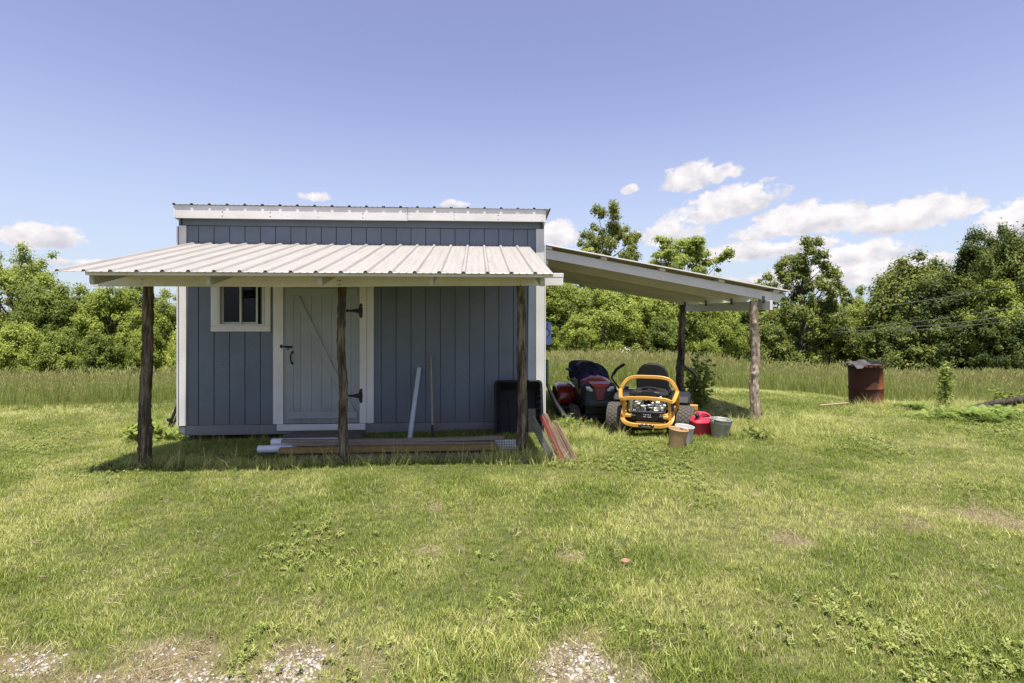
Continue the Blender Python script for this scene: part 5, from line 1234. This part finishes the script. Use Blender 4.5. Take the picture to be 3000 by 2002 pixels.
def scatter(name, protos, P, pick, scl, tint, mat, tilt=.12, seed=0, normal_tilt=0):
    """one object: points plus prototype tufts in a single mesh, instanced on the points by geometry nodes"""
    rg = np.random.default_rng(seed); n = len(P); V = [np.asarray(P, float)]; kind = [np.zeros(n, int)]; Fs = []; hg = [np.zeros(n)]; bt = []; off = n
    for k, (v, f, h, t) in enumerate(protos):
        v = np.asarray(v, float)+np.array([0, 0, -500-20*k]); V.append(v); kind.append(np.full(len(v), k+1)); hg.append(np.asarray(h)); Fs.append(np.asarray(f)+off); bt.append(np.asarray(t)); off += len(v)
    V = np.concatenate(V); F = np.concatenate(Fs); me = bpy.data.meshes.new(name); fast_mesh(me, V, F); me.materials.append(mat)
    def at(nm, ty, dom, data, key='value'):
        a = me.attributes.new(nm, ty, dom); a.data.foreach_set(key, data)
    N_ = len(V); full = lambda a, fill=0: np.concatenate([a, np.full(N_-n, fill)])
    at('kind', 'INT', 'POINT', np.concatenate(kind).astype(np.int32)); at('hgt', 'FLOAT', 'POINT', np.concatenate(hg).astype(np.float32)); at('btint', 'FLOAT', 'FACE', np.concatenate(bt).astype(np.float32))
    at('pick', 'INT', 'POINT', full(pick).astype(np.int32)); at('scl', 'FLOAT', 'POINT', full(scl).astype(np.float32)); at('tint', 'FLOAT', 'POINT', full(tint).astype(np.float32))
    rot = np.zeros((N_, 3), np.float32); rot[:n, 2] = rg.uniform(0, 6.283, n); rot[:n, 0] = rg.normal(0, tilt, n); rot[:n, 1] = rg.normal(0, tilt, n); at('rot', 'FLOAT_VECTOR', 'POINT', rot.ravel(), 'vector')
    o = bpy.data.objects.new(name, me); COL.objects.link(o)
    g = bpy.data.node_groups.new(name+'_scatter', 'GeometryNodeTree'); g.interface.new_socket('Geometry', in_out='INPUT', socket_type='NodeSocketGeometry'); g.interface.new_socket('Geometry', in_out='OUTPUT', socket_type='NodeSocketGeometry')
    nd = g.nodes.new; L = g.links.new; gi = nd('NodeGroupInput'); go = nd('NodeGroupOutput')
    def named(nm, ty):
        a = nd('GeometryNodeInputNamedAttribute'); a.data_type = ty; a.inputs['Name'].default_value = nm; return a.outputs[0]
    kd = named('kind', 'INT')
    def sep(k):
        c = nd('FunctionNodeCompare'); c.data_type = 'INT'; c.operation = 'EQUAL'; L(kd, c.inputs[2]); c.inputs[3].default_value = k
        s = nd('GeometryNodeSeparateGeometry'); s.domain = 'POINT'; L(gi.outputs[0], s.inputs[0]); L(c.outputs[0], s.inputs[1]); return s.outputs[0]
    pts = sep(0); jn = nd('GeometryNodeJoinGeometry')
    for k in range(len(protos), 0, -1):
        tr = nd('GeometryNodeTransform'); L(sep(k), tr.inputs[0]); tr.inputs['Translation'].default_value = (0, 0, 500+20*(k-1)); gt = nd('GeometryNodeGeometryToInstance'); L(tr.outputs[0], gt.inputs[0]); L(gt.outputs[0], jn.inputs[0])
    ip = nd('GeometryNodeInstanceOnPoints'); L(pts, ip.inputs['Points']); L(jn.outputs[0], ip.inputs['Instance']); ip.inputs['Pick Instance'].default_value = True
    L(named('pick', 'INT'), ip.inputs['Instance Index']); e2r = nd('FunctionNodeEulerToRotation'); L(named('rot', 'FLOAT_VECTOR'), e2r.inputs[0]); L(e2r.outputs[0], ip.inputs['Rotation']); L(named('scl', 'FLOAT'), ip.inputs['Scale'])
    L(ip.outputs[0], go.inputs[0]); md = o.modifiers.new('scatter', 'NODES'); md.node_group = g; return o

def hay_edge(X):
    """y where the uncut hay begins"""
    X = np.asarray(X, float)
    e = np.interp(X, [-40, -9, -6, -4, 0, 1.5, 6.3, 7.0, 8.0, 9.5, 40], [8.2, 8.7, 9.2, 10.6, 11.2, 11.4, 12.2, 12.0, 10.6, 10.0, 9.6]); return e+(fbm(X, X*0, .8, 55, 2)-.5)*.5
def rand_area(rg, n, y0, y1, k=1.02, m=2.2):
    """points in the wedge |x| < k*y+m, even per area"""
    Y = np.sqrt(rg.uniform(0, 1, n)*((y1+m/k)**2-(y0+m/k)**2)+(y0+m/k)**2)-m/k; X = rg.uniform(-1, 1, n)*(k*Y+m); return X, Y
rg = np.random.default_rng(3)
lush, midg, dryg, tipg = (.155,.215,.036), (.355,.41,.082), (.68,.65,.28), (.57,.57,.22)
M['lawn'] = m_grass('lawn_blades', lush, midg, dryg, tipg, .07, .40, .45)
M['clover'] = m_grass('clover_leaves', (.12,.175,.032), (.22,.275,.058), (.36,.39,.11), (.34,.38,.1), .5, .35, .0)
M['hay'] = m_grass('hay_blades', (.19,.245,.05), (.33,.385,.095), (.50,.49,.18), (.47,.43,.19), .90, .45, .65)

def make_lawn():
    protos = [blades(rg, 20, .055, .022, .050, .0038, .65) for _ in range(4)]+[blades(rg, 17, .06, .026, .054, .0040, .75) for _ in range(3)]
    area = lambda y0, y1, k=1.02, m=2.2: 2*((k*(y0+y1)/2)+m)*(y1-y0)
    XS, YS = [], []
    for y0, y1, dens in ((1.15, 3.2, 1000), (3.2, 5.2, 780), (5.2, 8, 520), (8, 13.5, 300)):
        X, Y = rand_area(rg, int(area(y0, y1)*dens), y0, y1); XS.append(X); YS.append(Y)
    X = np.concatenate(XS); Y = np.concatenate(YS); u = (X-OX)*cY+(Y-OY)*sY; v = -(X-OX)*sY+(Y-OY)*cY
    dm = dirtmask(X, Y); keep = rg.random(len(X)) > dm*.80
    keep &= ~((u > 0) & (u < 4.95) & (v > .12) & (v < 3.05)); keep &= (Y < hay_edge(X)+.4)
    X, Y, u, v = X[keep], Y[keep], u[keep], v[keep]; n = len(X)
    big = fbm(X, Y, .55, 90, 3); med = fbm(X, Y, 2.4, 95, 3)
    tint = np.clip(.36+(big-.5)*1.4+(med-.5)*1.3+rg.normal(0, .08, n), 0, 1)
    tint = np.clip(tint+.55*dirtmask(X, Y), 0, 1)
    # fresh clippings bleached along the mown edge of the hay
    ed = hay_edge(X)-Y; tint = np.clip(tint+.35*np.exp(-((ed-.5)/.5)**2)*(np.abs(X) > 1), 0, 1)
    shade = smooth(-.1, .5, u)*smooth(5.0, 4.6, u)*smooth(-2.2, -1.7, v)*smooth(1.0, 0, v); tint = np.clip(tint-.34*shade, 0, 1)  # porch shadow deepened in the grass colour itself, darker tint under the roof
    lushz = fbm(X, Y, 1.3, 101, 2); scl = (.68+.30*smooth(.35, .75, lushz))*(1+.05*np.maximum(0, Y-4))*rg.uniform(.8, 1.2, n)
    scl *= 1-.45*dirtmask(X, Y)
    pick = np.where(lushz+rg.normal(0, .1, n) > .66, rg.integers(4, 7, n), rg.integers(0, 4, n))
    P = np.stack([X, Y, tz(X, Y)-.004], 1)
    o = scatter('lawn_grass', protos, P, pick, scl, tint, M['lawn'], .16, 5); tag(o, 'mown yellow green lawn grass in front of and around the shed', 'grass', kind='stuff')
make_lawn()
def make_clover():
    protos = [rosette(rg, 16, .010, .022, .010, .010, .030) for _ in range(3)]+[rosette(rg, 9, .04, .08, .018, .025) for _ in range(2)]
    X, Y = rand_area(rg, 44000, 1.2, 7.5); f = fbm(X, Y, 1.1, 111, 3)+.18*smooth(3.4, 2.0, Y); keep = (f+rg.normal(0, .05, len(X)) > .71) & (rg.random(len(X)) > dirtmask(X, Y)*.8)
    X, Y = X[keep], Y[keep]; n = len(X); pick = np.where(rg.random(n) < .008, rg.integers(3, 5, n), rg.integers(0, 3, n))
    o = scatter('clover', protos, np.stack([X, Y, tz(X, Y)], 1), pick, rg.uniform(.6, 1.05, n), np.clip(rg.normal(.62, .24, n), 0, 1), M['clover'], .15, 9); tag(o, 'patches of clover and broad leaved weeds in the lawn', 'clover', kind='stuff')
make_clover()
def make_hay():
    protos = [blades(rg, 15, .07, .35, .66, .0085, .30, .0, .3)+() for _ in range(3)]+[tuple(blades(rg, 12, .08, .52, .74, .0065, .22, .75)) for _ in range(4)]
    XS, YS, SC = [], [], []
    for y0, y1, dens, s in ((8, 12, 60, 1.0), (12, 18, 38, 1.05), (18, 28, 16, 1.25), (28, 50, 6.5, 1.6)):
        k, m = 1.05, 3.0; n = int(2*((k*(y0+y1)/2)+m)*(y1-y0)*dens); X, Y = rand_area(rg, n, y0, y1, k, m); XS.append(X); YS.append(Y); SC.append(np.full(n, s))
    X, Y, S = map(np.concatenate, (XS, YS, SC)); e = hay_edge(X); keep = (Y > e) & ~((np.abs(X+1.7) < 3.6) & (Y < 10.8)); X, Y, S, e = X[keep], Y[keep], S[keep], e[keep]; n = len(X)
    big = fbm(X, Y, .22, 121, 3); tint = np.clip(.42+(big-.5)*1.1+rg.normal(0, .10, n), 0, 1)
    hgt = (.62+.20*fbm(X, Y, .5, 131, 2)+.20*smooth(-2, 2, X))*np.clip(.34+(Y-e)*.42, .34, 1)*rg.uniform(.85, 1.12, n)
    scl = hgt*np.where(S > 1.2, 1.12, 1.0); pick = np.where(rg.random(n) < .42, rg.integers(0, 3, n), rg.integers(3, 7, n))
    o = scatter('hay_grass', protos, np.stack([X, Y, tz(X, Y)-.01], 1), pick, scl, tint, M['hay'], .07, 13); tag(o, 'tall uncut hay grass covering the field behind the shed', 'tall grass', kind='stuff')
make_hay()
def make_rough():
    """longer grass the mower missed: along porch posts, lumber, shed piers, mowers, drum"""
    protos = [blades(rg, 12, .05, .08, .17, .0050, .9) for _ in range(3)]+[blades(rg, 6, .05, .16, .32, .0048, .8) for _ in range(3)]
    pts = []
    def line(u0, v0, u1, v1, wd, n):
        t = rg.random(n); a = np.array(W(u0, v0)); b = np.array(W(u1, v1)); q = a+(b-a)*t[:, None]+rg.normal(0, wd, (n, 2)); pts.append(q)
    line(.9, -1.74, 4.9, -1.80, .07, 330); line(.3, .02, 4.7, .05, .08, 110); line(.4, -1.66, .75, -1.6, .08, 60); line(4.2, -1.7, 5.3, -1.7, .12, 200)
    line(5.05, .0, 5.75, -.25, .20, 260); line(5.2, -.5, 5.9, -.7, .12, 90); line(5.1, -.2, 5.2, 1.5, .12, 160); line(-.25, -.1, -.15, .8, .16, 220); line(-.4, .4, -.5, 2.4, .25, 260); line(7.9, -.15, 8.25, -.2, .15, 120); line(7.4, -.9, 8.4, -.8, .2, 200)
    line(10.55, 1.2, 11.15, 1.1, .13, 230); line(10.5, 1.7, 11.2, 1.7, .2, 120); line(12.0, 1.6, 12.9, 1.4, .22, 360); line(12.2, 1.9, 13.3, 1.6, .4, 520); line(12.8, 1.2, 14.6, 1.0, .35, 420)
    q = np.concatenate(pts); u = (q[:, 0]-OX)*cY+(q[:, 1]-OY)*sY; v = -(q[:, 0]-OX)*sY+(q[:, 1]-OY)*cY; q = q[~((u > 1.7) & (u < 4.4) & (v > -1.52) & (v < -1.0))]; n = len(q)
    pick = np.where(rg.random(n) < .76, rg.integers(0, 3, n), rg.integers(3, 6, n))
    o = scatter('rough_grass', protos, np.stack([q[:, 0], q[:, 1], tz(q[:, 0], q[:, 1])-.005], 1), pick, rg.uniform(.45, 1.0, n), np.clip(rg.normal(.42, .18, n), 0, 1), M['lawn'], .2, 17); tag(o, 'long unmown grass around posts, lumber, mowers and drum', 'long grass', kind='stuff')
make_rough()
def make_fern():
    protos = [fern_leaf(rg, 12, .12, .26, .05, .12) for _ in range(4)]; XY = []
    for cx, cy, sx, sy, n in ((6.7, 7.9, .6, .22, 60), (7.7, 8.3, .8, .25, 70), (9.0, 8.2, .9, .3, 80), (6.7, 9.0, .25, .10, 22), (-4.75, 7.3, .22, .25, 30)): XY.append(np.array([cx, cy])+rg.normal(0, 1, (n, 2))*np.array([sx, sy])*.6)
    q = np.concatenate(XY); n = len(q)
    o = scatter('ferny_weeds', protos, np.stack([q[:, 0], q[:, 1], tz(q[:, 0], q[:, 1])], 1), rg.integers(0, 4, n), rg.uniform(.5, .9, n), np.clip(rg.normal(.5, .22, n), 0, 1), M['weed'], .2, 19); tag(o, 'low ferny weeds spreading before the drum and fallen limb', 'weeds', kind='stuff')
M['weed'] = m_grass('fern_weed_leaves', (.12,.20,.035), (.22,.31,.06), (.36,.43,.11), (.34,.42,.1), .3, .4, .3)
make_fern()
def make_gravel():
    import bmesh
    protos = []; r3 = np.random.default_rng(8)
    for k in range(6):
        bm = bmesh.new(); bmesh.ops.create_icosphere(bm, subdivisions=1, radius=1); sx = np.array([r3.uniform(.8, 1.3), r3.uniform(.6, 1.0), r3.uniform(.35, .6)])
        for v in bm.verts: c = np.array(v.co)*sx*(1+r3.normal(0, .14)); v.co = c*.014
        bm.verts.ensure_lookup_table(); bm.verts.index_update(); V = [tuple(v.co) for v in bm.verts]; F = [tuple(v.index for v in f.verts) for f in bm.faces]; bm.free(); protos.append((V, F, [0]*len(V), list(np.repeat(r3.random(), len(F)))))
    X, Y = rand_area(rg, 150000, 1.1, 3.1, 1.02, 1.2); d = dirtmask(X, Y); inten = np.maximum(1-(((X+.85)/.60)**2+((Y-2.15)/.30)**2), 1-(((X+2.0)/.5)**2+((Y-2.1)/.3)**2)); inten = np.maximum(inten, 1-(((X-.36)/.12)**2+((Y-2.28)/.22)**2)); inten = np.maximum(inten, smooth(2.0, 1.4, Y)*.8)
    pr = np.clip(smooth(-.4, .6, inten+(fbm(X, Y, 3.5, 141, 3)-.5)*1.6), 0, 1)*smooth(.35, .9, d)+.05*smooth(.15, .8, d); keep = rg.random(len(X)) < pr*.62; X, Y = X[keep], Y[keep]; n = len(X)
    t = NT('limestone_gravel'); ti = t.attr('tint', 'INSTANCER'); nz = t.noise(t.wpos(), 120, 4); c = t.mix(ti, (.26,.235,.20), (.58,.545,.50)); c = t.mix(t.mr(nz, .4, .7), c, (.40,.36,.31)); mt = t.done(t.bsdf(c, .9, normal=t.bump(nz, .4, .003), spec=.2))
    o = scatter('gravel', protos, np.stack([X, Y, tz(X, Y)+.002], 1), rg.integers(0, 6, n), rg.uniform(.18, .95, n)**1.5, rg.random(n), mt, .3, 23); tag(o, 'pale limestone gravel showing through the grass in the foreground', 'gravel', kind='stuff')
make_gravel()
def make_thatch():
    protos = [blades(rg, 14, .06, .03, .075, .0026, 1.0) for _ in range(4)]; X, Y = rand_area(rg, 30000, 1.15, 5.0); d = dirtmask(X, Y); keep = rg.random(len(X)) < .06+.75*smooth(.1, .7, d); X, Y = X[keep], Y[keep]; n = len(X)
    o = scatter('dry_thatch', protos, np.stack([X, Y, tz(X, Y)+.003], 1), rg.integers(0, 4, n), rg.uniform(.5, 1.1, n), np.clip(rg.normal(.5, .2, n), 0, 1), M['straw'], .95, 29); tag(o, 'dead straw and clippings lying among grass and bare soil', 'straw', kind='stuff')
M['straw'] = m_grass('straw_blades', (.20,.15,.08), (.36,.29,.16), (.52,.45,.28), (.5,.44,.28), .5, .25, .0)
make_thatch()

# single weeds one can point at
def leafy_plant(name, x, y, h, spread, nst, leaves, lsize, mat, label, cat, seed):
    r4 = np.random.default_rng(seed); o = empty(name, (x, y, tz1(x, y)-.01)); m = MB(); C = []
    for k in range(nst):
        a = r4.uniform(0, 6.28); L_ = h*r4.uniform(.55, 1.0); ex, ey = spread*math.cos(a)*r4.uniform(.2, 1), spread*math.sin(a)*r4.uniform(.2, 1); m.tube([(0,0,0), (ex*.4, ey*.4, L_*.55), (ex, ey, L_)], [.008, .006, .003], 5)
        for q in range(leaves):
            s = r4.uniform(.15, 1.0); w_ = .10+.25*spread*(1-s); C.append((ex*s+r4.normal(0, w_*.5), ey*s+r4.normal(0, w_*.5), L_*s+r4.normal(0, .02)))
    m.build('stem', M['weedstem'], o); C = np.array(C); n = len(C); N_ = np.tile([0, -.2, 1.0], (n, 1))+r4.normal(0, .55, (n, 3))
    ob = bpy.data.objects.new('foliage', crown_mesh('foliage', C, N_, lsize, r4.random(n), mat, r4, 1.9)); COL.objects.link(ob); ob.parent = o; tag(o, label, cat); return o
M['weedstem'] = plain('green_stem', (.12,.16,.05), .7)
leafy_plant('shrub', 3.15, 8.85, .92, .30, 11, 42, .055, M['leaf_mid'], 'leafy shrub growing behind the fuel can and mower tyre', 'shrub', 1)
leafy_plant('tall_weed', 7.72, 9.5, 1.08, .07, 4, 62, .045, M['leaf_mid'], 'tall leafy weed standing right of the rusty drum', 'weed', 2)
leafy_plant('tall_weed', 8.45, 9.1, .42, .16, 5, 45, .050, M['leaf_light'], 'shorter weed beside the end of the fallen limb', 'weed', 3)
leafy_plant('creeper', 0.85, 7.60, .24, .26, 10, 26, .045, M['leaf_mid'], 'leafy weed under the green box at the shed corner', 'weed', 4)
leafy_plant('broadleaf_weed', 3.05, 6.70, .13, .24, 12, 10, .042, M['leaf_dark'], 'broad leaved weed on the lawn right of the bucket', 'weed', 6)
leafy_plant('broadleaf_weed', -4.85, 7.05, .26, .24, 12, 26, .06, M['leaf_mid'], 'leafy weed at foot of the left shed corner', 'weed', 7)
